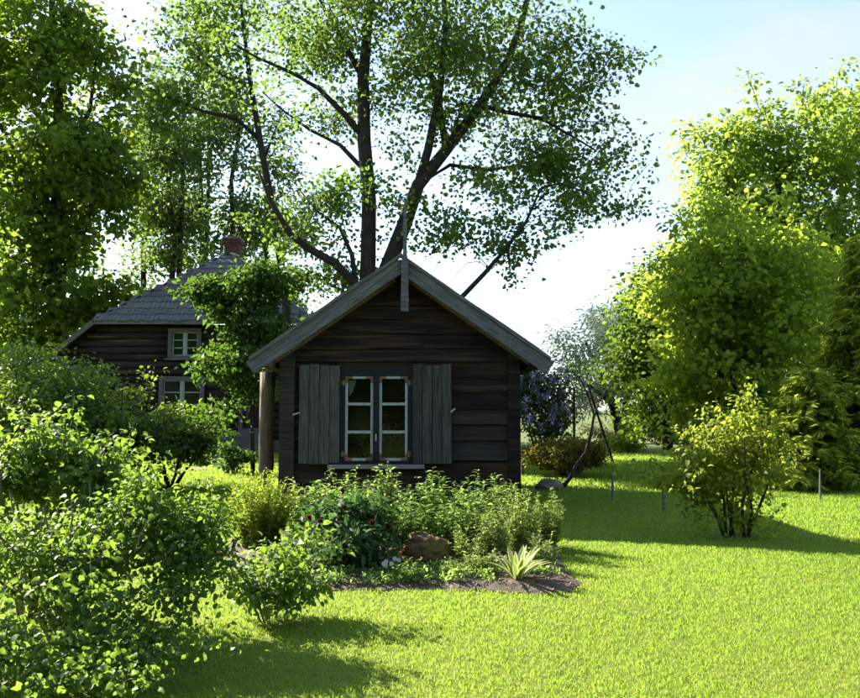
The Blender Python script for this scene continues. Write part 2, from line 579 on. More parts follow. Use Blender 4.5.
def cluster_leaves(paths, per, spread, size, aspect=0.7, flat=0.55, up=0.9, jitter=0.7, along=0.5, sizevar=0.3, hang=0.2, outw=0.7):
    """leaf bases round the outer part of every branch path; returns arrays for leaf_arrays"""
    C, A, N = [], [], []
    for p in paths:
        n = max(1, int(RNG.poisson(per)))
        seg = RNG.random(n)
        s = 1 - along * seg ** 1.4
        x = s * (len(p) - 1)
        i = np.minimum(x.astype(int), len(p) - 2)
        f = (x - i)[:, None]
        base = p[i] * (1 - f) + p[i + 1] * f
        off = RNG.normal(size=(n, 3)) * spread
        off[:, 2] *= flat
        c = base + off
        a = off + RNG.normal(size=(n, 3)) * spread * 0.8
        a[:, 2] -= hang * spread * 2
        nn = RNG.normal(size=(n, 3)) * jitter
        nn[:, 2] += up
        C.append(c); A.append(a); N.append(nn)
    C = np.concatenate(C); A = np.concatenate(A); N = np.concatenate(N)
    o_ = unit(C - C.mean(axis=0))
    N = N * 0.75 + o_ * outw
    L = size * (1 + sizevar * RNG.normal(size=len(C))).clip(0.45, 1.8)
    return C, A, N, L, L * aspect


def plant(name, label, cat, base, stems, blobs, leaf, size, per, spread, group=None, mat_wood='bark', shell=0.5,
          near=False, r_tip=0.004, thick=0.016, flat=0.55, aspect=0.7, hang=0.2, along=0.5, up=0.9, jitter=0.7, lift=0.15,
          wood_name='trunk', crown_name='crown', single=0, extra=None, lump=12, lfrac=.36, shoots=.10, reach=1.3, whips=0, whip_len=.3, sides_main=9, droop=0.15, fold=0.25):
    """tree or shrub: woody skeleton grown towards points in the crown volume, leaves on the outer twigs.
    All coordinates are world; the mesh is stored relative to the base."""
    global RNG
    RNG = np.random.default_rng(zlib.crc32(label.encode()))      # every plant keeps its own shape
    root = empty(name, base)
    tag(root, label, cat, group)
    b = np.array(base, dtype=float)
    stems = [([np.array(p, dtype=float) - b for p in pts], rr) for pts, rr in stems]
    tg = blob_points(lumpy(blobs, lump, lfrac) if lump else blobs, shell, shoots, reach) - b
    tg = tg[tg[:, 2] > 0.05]
    mb = MB()
    paths = grow_branches(mb, stems, tg, r_tip, thick, lift=lift, sides_main=sides_main)
    if whips:
        ends = np.array([p[-1] for p in paths]); cen = ends.mean(axis=0)
        sc_ = ends.std(axis=0).mean()
        w_ = np.maximum(.05, (ends[:, 2] - cen[2]) / sc_ + 1.0) + .5 * np.linalg.norm(ends[:, :2] - cen[:2], axis=1) / sc_
        for i in RNG.choice(len(ends), whips, replace=False, p=w_ / w_.sum()):
            p0 = ends[i]; d = unit((p0 - cen)[None])[0] * .7 + np.array([0, 0, .75]) + RNG.normal(size=3) * .25
            d /= np.linalg.norm(d); ln = whip_len * RNG.uniform(.4, 1.15)
            bend = RNG.normal(size=3) * .22 + np.array([d[0] * .3, d[1] * .3, -.22])
            pts = np.array([p0 + d * ln * t + bend * ln * t * t for t in np.linspace(0, 1, 6)])
            mb.tube(pts, [r_tip * (1.7 - .9 * t) for t in np.linspace(0, 1, 6)], 4, cap=False)
            paths.append(pts); paths.append(pts[2:])
    mb.build(wood_name, mat_wood, root, smooth=True)
    C, A, N, L, Wd = cluster_leaves(paths, per, spread, size, aspect, flat, up, jitter, along, hang=hang)
    keep = C[:, 2] > 0.02
    C, A, N, L, Wd = C[keep], A[keep], N[keep], L[keep], Wd[keep]
    if single:
        # the leaves that show largest become leaf objects of their own
        cw = C + b - np.array([0, 0, CAM_H])
        depth = cw[:, 1]
        vis = (np.abs(cw[:, 0] / depth) < 0.5) & ((cw[:, 2] / depth) > -0.34)
        score = np.where(vis, L / depth, 0)
        pick = np.argsort(-score)[:single]
        mask = np.zeros(len(C), bool); mask[pick] = True
        protos = []
        for k in range(6):
            v, t, r_ = leaf_arrays(np.zeros((1, 3)), np.array([[1.0, 0, 0]]), np.array([[0, 0, 1.0]]), np.array([1.0]),
                                   np.array([aspect * RNG.uniform(0.9, 1.12)]), True, droop * RNG.uniform(0.4, 1.8), fold * RNG.uniform(0.5, 1.4))
            me = tri_mesh('leaf', v, t, r_); me.materials.append(MATS[leaf]); protos.append(me)
        ax = unit(A[mask]); sd = unit(np.cross(ax, N[mask])); un = np.cross(sd, ax)
        for q, (c, a_, s_, u_, l_) in enumerate(zip(C[mask], ax, sd, un, L[mask])):
            o = bpy.data.objects.new('leaf', protos[q % 6])
            M = Matrix(((a_[0] * l_, -s_[0] * l_, u_[0] * l_, c[0]), (a_[1] * l_, -s_[1] * l_, u_[1] * l_, c[1]),
                        (a_[2] * l_, -s_[2] * l_, u_[2] * l_, c[2]), (0, 0, 0, 1)))
            COL.objects.link(o); o.parent = root; o.matrix_local = M
        C, A, N, L, Wd = C[~mask], A[~mask], N[~mask], L[~mask], Wd[~mask]
    leaf_obj(crown_name, leaf_arrays(C, A, N, L, Wd, near, droop, fold), leaf, root)
    if extra: extra(root, paths)
    return root


def fan_stems(base, n, spread, height, r0, lean=(0, 0), wob=0.06, segs=5):
    """several stems rising from one root"""
    out = []
    for i in range(n):
        a = 2 * math.pi * (i + random.uniform(-0.35, 0.35)) / n
        s = spread * random.uniform(0.35, 1.0)
        h = height * random.uniform(0.65, 1.0)
        pts, rr = [], []
        for k in range(segs + 1):
            t = k / segs
            pts.append((base[0] + math.cos(a) * (0.04 + s * t ** 1.3) + lean[0] * t + random.gauss(0, wob * h * 0.4) * (k > 0),
                        base[1] + math.sin(a) * (0.04 + s * t ** 1.3) + lean[1] * t + random.gauss(0, wob * h * 0.4) * (k > 0),
                        base[2] - 0.05 + (h + 0.05) * t))
            rr.append(r0 * (1 - 0.72 * t))
        out.append((pts, rr))
    return out


# ================================================================== GROUND
def ground_z(x, y):
    return 0.02 * mnoise.noise(Vector((x * 0.25, y * 0.25, 3.1)))


# wide field to the horizon
g = MB()
S = 3000
ring = [(-S, -S), (S, -S), (S, S), (-S, S)]
pyobj('field', [(x, y, -0.06) for x, y in ring], [(0, 1, 2, 3)], 'field')['kind'] = 'structure'
# the garden lawn
nx, ny = 70, 70
X0, X1, Y0, Y1 = -16.0, 16.0, -6.0, 27.0
vs, fs = [], []
for j in range(ny + 1):
    for i in range(nx + 1):
        x = X0 + (X1 - X0) * i / nx
        y = Y0 + (Y1 - Y0) * j / ny
        vs.append((x, y, ground_z(x, y)))
for j in range(ny):
    for i in range(nx):
        a = j * (nx + 1) + i
        fs.append((a, a + 1, a + nx + 2, a + nx + 1))
pyobj('lawn', vs, fs, 'lawn_floor', smooth=True)['kind'] = 'structure'


def grass_zone(y0, y1, dens, hgt, wid, margin=1.12):
    area_pts = []
    n = int(dens * (y1 - y0) * (y0 + y1) / 2 * (W0 / F0) * margin)
    y = np.sqrt(RNG.random(n) * (y1 ** 2 - y0 ** 2) + y0 ** 2)
    x = (RNG.random(n) - 0.5) * y * (W0 / F0) * margin
    return x, y, np.full(n, hgt), np.full(n, wid)


BED = [(-1.55, 6.6), (-1.25, 6.12), (-0.75, 5.93), (-0.2, 5.90), (0.35, 5.88), (0.72, 5.74), (0.98, 5.84), (1.08, 6.1),
       (1.05, 6.6), (1.12, 7.4), (1.15, 8.4), (0.4, 8.9), (-0.8, 9.0), (-1.8, 8.6), (-1.9, 7.4)]


def in_poly(x, y, poly):
    ins = np.zeros(len(x), bool)
    j = len(poly) - 1
    for i in range(len(poly)):
        xi, yi = poly[i]; xj, yj = poly[j]
        c = ((yi > y) != (yj > y)) & (x < (xj - xi) * (y - yi) / (yj - yi + 1e-12) + xi)
        ins ^= c
        j = i
    return ins


zs = [grass_zone(2.9, 5.0, 7500, 0.024, 0.0038), grass_zone(5.0, 8.0, 5200, 0.025, 0.0052),
      grass_zone(8.0, 13.0, 1700, 0.034, 0.010), grass_zone(13.0, 24.0, 420, 0.05, 0.022)]
gx, gy, gh, gw = [np.concatenate(q) for q in zip(*zs)]
ok = ~in_poly(gx, gy, BED)
ok &= ~((gx > -2.3) & (gx < 1.2) & (gy > 10.4) & (gy < 17.5))
gx, gy, gh, gw = gx[ok], gy[ok], gh[ok], gw[ok]
tuft = np.array([mnoise.noise(Vector((a * 2.3, b * 2.3, 0))) + 0.6 * mnoise.noise(Vector((a * 9, b * 9, 5))) for a, b in zip(gx, gy)])
thin = RNG.random(len(gx)) < 0.90 + 0.25 * tuft
gx, gy, gh, gw, tuft = gx[thin], gy[thin], gh[thin], gw[thin], tuft[thin]
n = len(gx)
patch = np.array([mnoise.noise(Vector((a * .7, b * .7, 11))) for a, b in zip(gx, gy)])
hh = gh * (0.72 + 0.5 * RNG.random(n) + 0.28 * tuft)
ang = RNG.random(n) * 2 * math.pi
tilt = RNG.normal(size=(n, 2)) * 0.55
gz = np.array([ground_z(a, b) for a, b in zip(gx, gy)]) - 0.003
base = np.stack([gx, gy, gz], 1)
sd = np.stack([np.cos(ang), np.sin(ang), np.zeros(n)], 1) * (gw * (0.7 + 0.6 * RNG.random(n)))[:, None] * 0.5
m1 = base + np.stack([tilt[:, 0] * hh * 0.35, tilt[:, 1] * hh * 0.35, hh * 0.6], 1)
tp = base + np.stack([tilt[:, 0] * hh * 1.0, tilt[:, 1] * hh * 1.0, hh], 1)
v = np.stack([base - sd, base + sd, m1 + sd * 0.8, m1 - sd * 0.8, tp], 1).reshape(-1, 3)
b5 = np.arange(n)[:, None] * 5
t = np.concatenate([b5 + np.array([q]) for q in ((0, 1, 2), (0, 2, 3), (3, 2, 4))])
o = leaf_obj('grass', (v, t, np.repeat(np.where(RNG.random(n) < 0.015 + 0.05 * (tuft < -.35) + .22 * (patch - .25).clip(0, 1), 0.97, (0.45 + 0.32 * tuft + 0.45 * patch + 0.13 * RNG.normal(size=n)).clip(0, 0.92)), 5)), 'grass_blade', None)
tag(o, 'short mown bright green grass covering the lawn', 'grass', kind='stuff')

# flower bed soil with crumbs
bv = [(x, y, ground_z(x, y) + 0.012) for x, y in BED]
cx = sum(p[0] for p in BED) / len(BED); cyy = sum(p[1] for p in BED) / len(BED)
rings = [1.0, 0.85, 0.6, 0.3]
vs, fs = [], []
nb = 60
dense = []
for i in range(nb):
    u = i / nb * len(BED); k = int(u); f = u - k
    a, b = BED[k], BED[(k + 1) % len(BED)]
    dense.append((a[0] + (b[0] - a[0]) * f + random.gauss(0, 0.02), a[1] + (b[1] - a[1]) * f + random.gauss(0, 0.03)))
for q, r_ in enumerate(rings):
    for x, y in dense:
        xx, yy = cx + (x - cx) * r_, cyy + (y - cyy) * r_
        vs.append((xx, yy, ground_z(xx, yy) + (0.006 if q == 0 else 0.04 + 0.02 * random.random())))
vs.append((cx, cyy, 0.06))
for q in range(len(rings) - 1):
    for i in range(nb):
        i2 = (i + 1) % nb
        fs.append((q * nb + i, q * nb + i2, (q + 1) * nb + i2, (q + 1) * nb + i))
for i in range(nb):
    fs.append(((len(rings) - 1) * nb + i, (len(rings) - 1) * nb + (i + 1) % nb, len(vs) - 1))
from mathutils.bvhtree import BVHTree
SOIL = BVHTree.FromPolygons([Vector(q) for q in vs], fs)
def soil_z(x, y):
    h = SOIL.ray_cast(Vector((x, y, 1.0)), Vector((0, 0, -1)))
    return h[0].z if h[0] is not None else 0.01
pyobj('flower_bed_soil', vs, fs, 'soil', smooth=True)['kind'] = 'structure'
# soil crumbs along the front edge
N = 4200
ex = RNG.uniform(-1.6, 1.35, N); ey = RNG.uniform(5.55, 6.6, N)
ok = in_poly(ex, ey, BED); ex, ey = ex[ok], ey[ok]
octa = np.array([(1, 0, 0), (-1, 0, 0), (0, 1, 0), (0, -1, 0), (0, 0, 1), (0, 0, -1)], float)
oct_f = np.array([(0, 2, 4), (2, 1, 4), (1, 3, 4), (3, 0, 4), (2, 0, 5), (1, 2, 5), (3, 1, 5), (0, 3, 5)])
sz = RNG.uniform(0.003, 0.010, len(ex)) * (1 + 1.2 * (RNG.random(len(ex)) < .06))
vv = octa[None] * (sz[:, None, None]) * RNG.uniform(0.6, 1.3, (len(ex), 6, 1)) + np.stack([ex, ey, np.array([soil_z(a, b) for a, b in zip(ex, ey)])], 1)[:, None]
me = tri_mesh('soil_crumbs', vv.reshape(-1, 3), (np.arange(len(ex))[:, None, None] * 6 + oct_f[None]).reshape(-1, 3))
tag(link('soil_crumbs', me, 'clod'), 'loose brown soil crumbs along the front of the flower bed', 'soil', kind='stuff')

# dirt patch in front of the log house steps
pp = [P(205, 470, 18.8), P(160, 480, 17.0), P(205, 478, 17.2), P(228, 466, 20), P(240, 455, 24.5), P(215, 452, 25.2)]
vs = [(p.x, p.y, 0.03) for p in pp]
pyobj('path', vs, [tuple(range(len(vs)))], 'path_dirt')['kind'] = 'structure'

exec_after = []

# ================================================================== SHED
YW = 10.4                                   # front wall plane
def sx(px): return P(px, 410, YW).x
def sz_(py): return P(430, py, YW).z
shed = empty('shed', (sx(401), YW, 0))
tag(shed, 'small dark weathered board shed with gable roof and grey shutters behind the flower bed', 'shed')
OX, OY = shed.location.x, YW
HW = (sx(520) - sx(280)) / 2                 # half width of the wall
DEPTH = 4.0
T_SL = 103.0 / 149.0                         # roof slope
YF = YW - 0.27                               # fascia plane
apex_z = P(403, 258, YF).z                   # top of the roof at the ridge
eave_half = (P(551, 365, YF).x - P(253, 365, YF).x) / 2
ROOF_T = 0.05
def roof_z(x): return apex_z - abs(x) * T_SL           # top face of roof boards

def lx(px): return sx(px) - OX
z_base = 0.06
# wall core (dark inner skin that closes the joints), front part with a window hole
w0, w1 = lx(337), lx(417)
zb, zt = sz_(467), sz_(369)
wall = MB()
def under(x): return roof_z(x) - 0.16
wall.prism([(-HW + .02, z_base), (w0, z_base), (w0, under(w0)), (-HW + .02, under(HW - .02))], 0.045, 0.09)
wall.prism([(w1, z_base), (HW - .02, z_base), (HW - .02, under(HW - .02)), (w1, under(w1))], 0.045, 0.09)
wall.prism([(w0, z_base), (w1, z_base), (w1, zb), (w0, zb)], 0.045, 0.09)
wall.prism([(w0, zt), (w1, zt), (w1, under(w1)), (0, under(0)), (w0, under(w0))], 0.045, 0.09)
wall_front = wall.build('front_wall', 'room_dark', shed)
side = MB(); side.box((-HW + .03, 0.09, z_base), (-HW + .08, DEPTH, under(HW) - 0.02)); left_wall = side.build('side_wall', 'room_dark', shed)
side = MB(); side.box((HW - .08, 0.09, z_base), (HW - .03, DEPTH, under(HW) - 0.02)); right_wall = side.build('side_wall', 'room_dark', shed)
back = MB(); back.prism([(-HW + .02, z_base), (HW - .02, z_base), (HW - .02, under(HW)), (0, under(0)), (-HW + .02, under(HW))], DEPTH, DEPTH + 0.05)
back_wall = back.build('back_wall', 'wood_dark', shed)
fl = MB(); fl.box((-HW + .08, .09, 0.02), (HW - .08, DEPTH, 0.08)); fl.build('floor', 'room_dark', shed)

# front boards, row by row; a row is cut round the window
rows = [276, 291, 306, 320, 334, 349, 362, 378, 393, 409, 425, 441, 461, 484, 498, 510]
def wall_half(z):                            # half width of the wall at height z, cut by the roof
    return min(HW - 0.03, max(0.03, (apex_z - 0.17 - z) / T_SL))
def front_board(xa0, xb0, xa1, xb1, z0, z1, mat, lap):
    """trapezoid board between heights z0 (lower) and z1; foot proud of the one below"""
    n = 4
    vs, fs = [], []
    for i in range(n + 1):
        t = i / n
        j0, j1 = random.uniform(-.009, .009), random.uniform(-.006, .006)
        xl, xu = xa0 + (xb0 - xa0) * t, xa1 + (xb1 - xa1) * t
        vs += [(xl, -lap + random.uniform(-.003, .003), z0 + j0), (xl, 0.042, z0 + j0), (xu, 0.042, z1 + j1), (xu, 0.012, z1 + j1)]
    for i in range(n):
        a, b = 4 * i, 4 * i + 4
        for s in range(4):
            t2 = (s + 1) % 4
            fs.append((a + s, b + s, b + t2, a + t2))
    fs.append((0, 1, 2, 3)); fs.append((4 * n + 3, 4 * n + 2, 4 * n + 1, 4 * n))
    cx0 = (xa0 + xb0) / 2
    vs = [(x - cx0, y, z - z0) for x, y, z in vs]
    o = pyobj('board', vs, fs, mat, wall_front)
    o.location = (cx0, 0, z0)
for i in range(len(rows) - 1):
    z1, z0 = sz_(rows[i]), sz_(rows[i + 1])
    z0 += 0.004
    h0, h1 = wall_half(z0), wall_half(z1)
    lap = 0.016 if i < 8 else 0.03
    mat_l = mat_r = 'wood_dark'
    if 9 <= i <= 11: mat_r = 'wood_worn'
    mid_z = (z0 + z1) / 2
    if mid_z < zb - 0.02 or mid_z > zt + 0.02:
        if i in (4, 7, 13):                  # some rows are pieced
            s = random.uniform(0.1, 0.5) * h0
            front_board(-h0, s - .002, -h1, s - .002, z0, z1, mat_l, lap)
            front_board(s + .002, h0, s + .002, h1, z0, z1, mat_r, lap)
        else:
            front_board(-h0, h0, -h1, h1, z0, z1, mat_l, lap)
    else:
        front_board(-h0, w0, -h1, w0, z0, z1, mat_l, lap)
        front_board(w1, h0, w1, h1, z0, z1, mat_r, lap)
# side and back boards
for i in range(8):
    z = z_base + 0.12 + i * 0.225
    for s, par in ((-1, left_wall), (1, right_wall)):
        board('board', 'wood_dark', par, DEPTH - 0.1, 0.22, 0.03, (s * (HW - 0.015), DEPTH / 2 + 0.05, z), (0, 0, R(90)), 6)
# corner posts
for pa, pb, m_ in ((280, 295, 'wood_worn'), (508, 520, 'wood_dark')):
    p = MB(); p.box((lx(pa), -0.055, 0.0), (lx(pb), 0.04, under(HW) + 0.02)); p.build('corner_post', m_, shed)
# round post under the left eave
pc = (P(267, 400, YW + 0.55).x - OX)
pm = MB()
prr = 0.10
pts = [(pc + random.gauss(0, .006), 0.55, z) for z in np.linspace(-0.02, roof_z(pc) - 0.14, 7)]
pm.tube(pts, [prr * random.uniform(.95, 1.05) for _ in pts], 10)
pm.build('eave_post', 'wood_post', shed, smooth=True)
# beams under the eaves and the purlin ends
for s in (-1, 1):
    p = MB(); xx = s * (eave_half - 0.16)
    p.box((xx - 0.07, YF - YW + 0.06, roof_z(xx) - 0.19), (xx + 0.07, DEPTH + 0.2, roof_z(xx) - 0.075)); p.build('eave_beam', 'wood_post' if s < 0 else 'wood_dark', shed)
# sill log
p = MB(); p.box((-HW, -0.02, 0.0), (HW, 0.1, z_base)); p.build('foundation_sill', 'wood_dark', shed)

# roof: deck, boards laid down the slope, fascia boards, finial
SLEN = math.hypot(eave_half, eave_half * T_SL)
ang = math.atan(T_SL)
for s in (-1, 1):
    mb = MB()
    ca, sa = math.cos(ang), math.sin(ang)
    # deck slab (underside visible under the gable overhang)
    def rp(d, off):      # point down the slope
        return (s * (d * ca) - s * off * sa * 0 , apex_z - d * sa - off)
    a, b = rp(0.0, 0.045), rp(SLEN - 0.02, 0.045)
    c, d_ = rp(SLEN - 0.02, 0.075), rp(0.0, 0.075)
    poly = [a, b, c, d_] if s < 0 else [d_, c, b, a]
    mb.prism(poly, YF - YW + 0.03, DEPTH + 0.3)
    deck = mb.build('roof_slope', 'wood_dark', shed)
    nbd = 26
    yl0, yl1 = YF - YW + 0.005, DEPTH + 0.32
    for k in range(nbd):
        wdt = (yl1 - yl0) / nbd
        yc = yl0 + wdt * (k + 0.5)
        up_ = 0.012 if k % 2 else 0.0
        dcen = SLEN / 2 + random.uniform(-.015, .015)
        o = board('roof_board', 'wood_grey', deck, SLEN, wdt * 1.12, 0.022,
                  (s * dcen * ca, yc, apex_z - dcen * sa - 0.028 + up_), (0, 0, 0), 4, 0.004)
        o.rotation_euler = Matrix.Rotation(s * ang, 3, 'Y').to_euler() if True else None
        # plank lies flat: thickness axis is local y, so tip it over
        M = Matrix.Rotation(s * ang, 3, 'Y') @ Matrix.Rotation(R(90), 3, 'X')
        o.rotation_euler = M.to_euler()
    # fascia
    fw = 0.175
    o = board('fascia_board', 'wood_fascia', shed, SLEN + 0.03, fw, 0.035,
              (s * ca * SLEN / 2 - s * sa * 0.0, YF - YW, apex_z - sa * SLEN / 2 - fw / 2 / ca + 0.015), (0, 0, 0), 8, 0.006)
    o.rotation_euler = (0, s * ang, 0)
    # a thin weather strip on top of the fascia, a bit ragged
    o = board('weather_strip', 'wood_fascia', shed, SLEN + 0.05, 0.035, 0.075,
              (s * ca * SLEN / 2, YF - YW - 0.008, apex_z - sa * SLEN / 2 + 0.028), (0, 0, 0), 10, 0.006)
    o.rotation_euler = (0, s * ang, 0)
    # inner rafter along the gable wall, browner
    o = board('gable_rafter', 'wood_post', shed, SLEN - 0.3, 0.07, 0.06,
              (s * ca * (SLEN / 2 - 0.05), -0.05, apex_z - sa * (SLEN / 2 - 0.05) - 0.165), (0, 0, 0), 4)
    o.rotation_euler = (0, s * ang, 0)
# finial
fx = P(405, 300, YF).x - OX
def fz(py): return P(405, py, YF - 0.04).z
hwf = 0.05
prof = [(-hwf, fz(311)), (hwf * .9, fz(312)), (hwf * .82, fz(262)), (hwf * .5, fz(255)), (hwf * .38, fz(236)), (hwf * .55, fz(231)), (hwf * .55, fz(226)),
        (hwf * .42, fz(222)), (0.010, fz(198)), (-0.010, fz(198)), (-hwf * .42, fz(222)), (-hwf * .55, fz(226)), (-hwf * .55, fz(231)), (-hwf * .38, fz(236)),
        (-hwf * .5, fz(255)), (-hwf * .85, fz(262))]
fb = MB(); fb.prism([(fx + a, z) for a, z in prof], YF - YW - 0.075, YF - YW - 0.03)
fin = fb.build('finial', 'wood_fascia', shed)
for zz in (300, 306):
    q = MB(); q.box((fx - hwf * 1.02, YF - YW - 0.082, fz(zz + 1.2)), (fx + hwf * 1.0, YF - YW - 0.074, fz(zz))); q.build('finial_groove', 'wood_grey', fin)

# window
win = MB()
jl0, jl1, jr0, jr1 = lx(337), lx(345), lx(408), lx(417)
zt2, zb2 = sz_(376), sz_(461)
win.box((jl0, -0.03, zb), (jl1, 0.06, zt)); win.box((jr0, -0.03, zb), (jr1, 0.06, zt))
win.box((jl1, -0.03, zt2), (jr0, 0.06, zt)); win.box((jl1, -0.03, zb), (jr0, 0.06, zb2))
win.box((lx(373.4), -0.045, zb2), (lx(379.2), 0.05, zt2))
window = win.build('window', 'paint_frame', shed)
for a, b in ((345.4, 373.2), (379.4, 407.6)):
    xa, xb = lx(a), lx(b)
    t = 0.031
    s_ = MB()
    zlo, zhi = zb2 + 0.004, zt2 - 0.004
    s_.box((xa, -0.02, zlo), (xa + t, 0.02, zhi)); s_.box((xb - t, -0.02, zlo), (xb, 0.02, zhi))
    s_.box((xa + t, -0.02, zlo), (xb - t, 0.02, zlo + t * 1.1)); s_.box((xa + t, -0.02, zhi - t), (xb - t, 0.02, zhi))
    zm = [sz_(432), sz_(404)]
    for z in zm: s_.box((xa + t, -0.018, z - 0.017), (xb - t, 0.018, z + 0.017))
    s_.build('sash', 'paint_sash', window)
    lv = [zlo + t * 1.1, zm[0] - .017, zm[0] + .017, zm[1] - .017, zm[1] + .017, zhi - t]
    for k in range(3):
        q = MB(); q.box((xa + t, -0.003, lv[2 * k]), (xb - t, 0.003, lv[2 * k + 1]))
        g_ = q.build('pane', 'pane_glass', window)
        g_.rotation_euler = (0, 0, 0)
    for cx_ in (xa + 0.03, xb - 0.03):        # rusty corner irons
        for cz_, sg in ((zlo, 1), (zhi, -1)):
            q = MB(); e = 1 if cx_ < (xa + xb) / 2 else -1
            x_a = cx_ - e * 0.028
            q.box((min(x_a, x_a + e * .085), -0.026, min(cz_, cz_ + sg * .03)), (max(x_a, x_a + e * .085), -0.0205, max(cz_, cz_ + sg * .03)))
            q.box((min(x_a, x_a + e * .03), -0.0255, min(cz_ + sg * .03, cz_ + sg * .085)), (max(x_a, x_a + e * .03), -0.0205, max(cz_ + sg * .03, cz_ + sg * .085)))
            q.build('corner_iron', 'rust', window)
for xh in (lx(343.5), lx(409.5)):
    for zh in (sz_(383), sz_(454)):
        q = MB(); q.tube([(xh, -0.04, zh - 0.035), (xh, -0.04, zh + 0.035)], [0.014, 0.014], 8); q.box((xh - .03, -.036, zh - .02), (xh + .03, -.031, zh + .02))
        q.build('hinge', 'rust', window)
q = MB(); q.box((lx(375.6), -0.06, sz_(441)), (lx(377), -0.0455, sz_(434))); q.build('window_latch', 'iron_pale', window)
q = MB(); q.box((lx(329), -0.13, sz_(468)), (lx(424.5), -0.031, sz_(464.2))); q.build('window_sill', 'paint_sill', window)
# shutters
for a, b, tilt_ in ((299.5, 340.5, 0.0), (412.5, 451.5, 0.0)):
    s_ = MB()
    s_.box((lx(a) + .02, -0.045, sz_(460)), (lx(b) - .02, -0.034, sz_(369)))
    sh = s_.build('shutter', 'wood_shutter', shed)
    nP = 4
    ww = (lx(b) - lx(a)) / nP
    for k in range(nP):
        top = sz_(365 + random.uniform(-1, 1)); bot = sz_(463.5 + random.uniform(-.8, .8))
        board('plank', 'wood_shutter', sh, top - bot, ww - 0.009, 0.024, (lx(a) + ww * (k + .5), -0.06 + random.uniform(-.003, .003), (top + bot) / 2), (0, R(90), 0), 5, 0.0025)
# shutter hooks
for (xa, za, xb, zb_) in ((294, 415, 301, 412.5), (450.5, 412, 455, 408.5)):
    q = MB(); q.tube([(lx(xa), -0.10, sz_(za)), (lx(xb), -0.085, sz_(zb_))], [0.011, 0.009], 6); q.build('shutter_hook', 'iron_pale', shed)
q = MB()
q.add([(lx(347.5), 0.06, zt2 - .05), (lx(356), 0.05, zt2 - .05), (lx(352), 0.07, sz_(392)), (lx(349), 0.05, sz_(396))], [(0, 1, 2, 3)])
q.add([(lx(347.5), 0.063, zt2 - .05), (lx(356), 0.053, zt2 - .05), (lx(352), 0.073, sz_(392)), (lx(349), 0.053, sz_(396))], [(0, 3, 2, 1)])
q.build('curtain', 'curtain', window)

# flower pots inside on the window board
q = MB(); q.box((lx(338), 0.10, zb - 0.05), (lx(416), 0.42, zb + 0.0)); q.build('window_board', 'wood_grey', shed)
def pot_plant(px, r_, h_, leafn, label, flower=None):
    b = Vector((sx(px), YW + 0.26, zb + 0.001))
    root = empty('potted_plant', b); tag(root, label, 'plant', 'potted plants inside the shed window')
    mb = MB(); k = 14
    prof = [(r_ * .72, 0), (r_ * .95, h_ * .78), (r_ * 1.08, h_ * .78), (r_ * 1.08, h_), (r_ * .92, h_), (r_ * .88, h_ * .8)]
    for rr, z in prof:
        for s in range(k): mb.v.append((rr * math.cos(s / k * 6.2832), rr * math.sin(s / k * 6.2832), z))
    for i in range(len(prof) - 1):
        for s in range(k): mb.f.append((i * k + s, i * k + (s + 1) % k, (i + 1) * k + (s + 1) % k, (i + 1) * k + s))
    mb.f.append(tuple(range(k))[::-1]); mb.f.append(tuple((len(prof) - 1) * k + s for s in range(k)))
    mb.build('pot', 'terracotta', root)
    c = RNG.normal(size=(leafn, 3)) * np.array([.07, .06, .09]) + np.array([0, 0, h_ + .17])
    c = c[c[:, 2] > h_]
    a = c - np.array([0, 0, h_])
    leaf_obj('foliage', leaf_arrays(c, a, RNG.normal(size=c.shape) + [0, 0, .8], np.full(len(c), .05), np.full(len(c), .04), True), 'leaf_mid', root)
    st = MB()
    for i in range(6): st.tube([(0, 0, h_ * .8), (random.gauss(0, .05), random.gauss(0, .05), h_ + .2)], [.004, .003], 4)
    st.build('stem', 'stem_green', root)
pot_plant(388, 0.07, 0.11, 60, 'terracotta pot plant behind the lower right window panes')
pot_plant(364, 0.055, 0.10, 50, 'small pot plant behind the lower left window panes')

# ================================================================== LOG HOUSE BEHIND
YH = 26.0
hx0 = P(205, 400, YH).x
house = empty('log_house', (hx0, YH, 0))
tag(house, 'two storey grey log house with half hipped shingle roof behind the leafy bushes', 'house')
def hx(px): return P(px, 400, YH).x - hx0
def hz(py): return P(205, py, YH).z
HHW = 4.3; HDEP = 9.0
RS = 0.80                                   # roof slope
OVH = 0.45                                  # gable overhang
hip_x = 3.36; hip_z = P(97, 320, YH - OVH).z
ridge_z = hip_z + hip_x * RS
wins = [(hx(168), hx(200), hz(358), hz(329)), (hx(160), hx(204), hz(419), hz(377)), (hx(240), hx(268), 0.62, 2.55), (hx(268 + 32), hx(268 + 66), hz(419), hz(377))]
core = MB()
def hroof(x): return ridge_z - abs(x) * RS - 0.12
core.box((-HHW + .1, 0.16, 0.0), (HHW - .1, 0.24, hroof(HHW)))
core.prism([(-HHW + .1, hroof(HHW)), (HHW - .1, hroof(HHW)), (hip_x, hip_z - .1), (-hip_x, hip_z - .1)], 0.16, 0.24)
hwall = core.build('front_wall', 'wood_log', house)
sidew = MB(); sidew.box((-HHW, .2, 0), (-HHW + .12, HDEP, hroof(HHW))); sidew.build('side_wall', 'wood_log', house)
sidew = MB(); sidew.box((HHW - .12, .2, 0), (HHW, HDEP, hroof(HHW))); sidew.build('side_wall', 'wood_log', house)
sidew = MB(); sidew.box((-HHW + .12, HDEP - .12, 0), (HHW - .12, HDEP, hroof(HHW))); sidew.build('back_wall', 'wood_log', house)
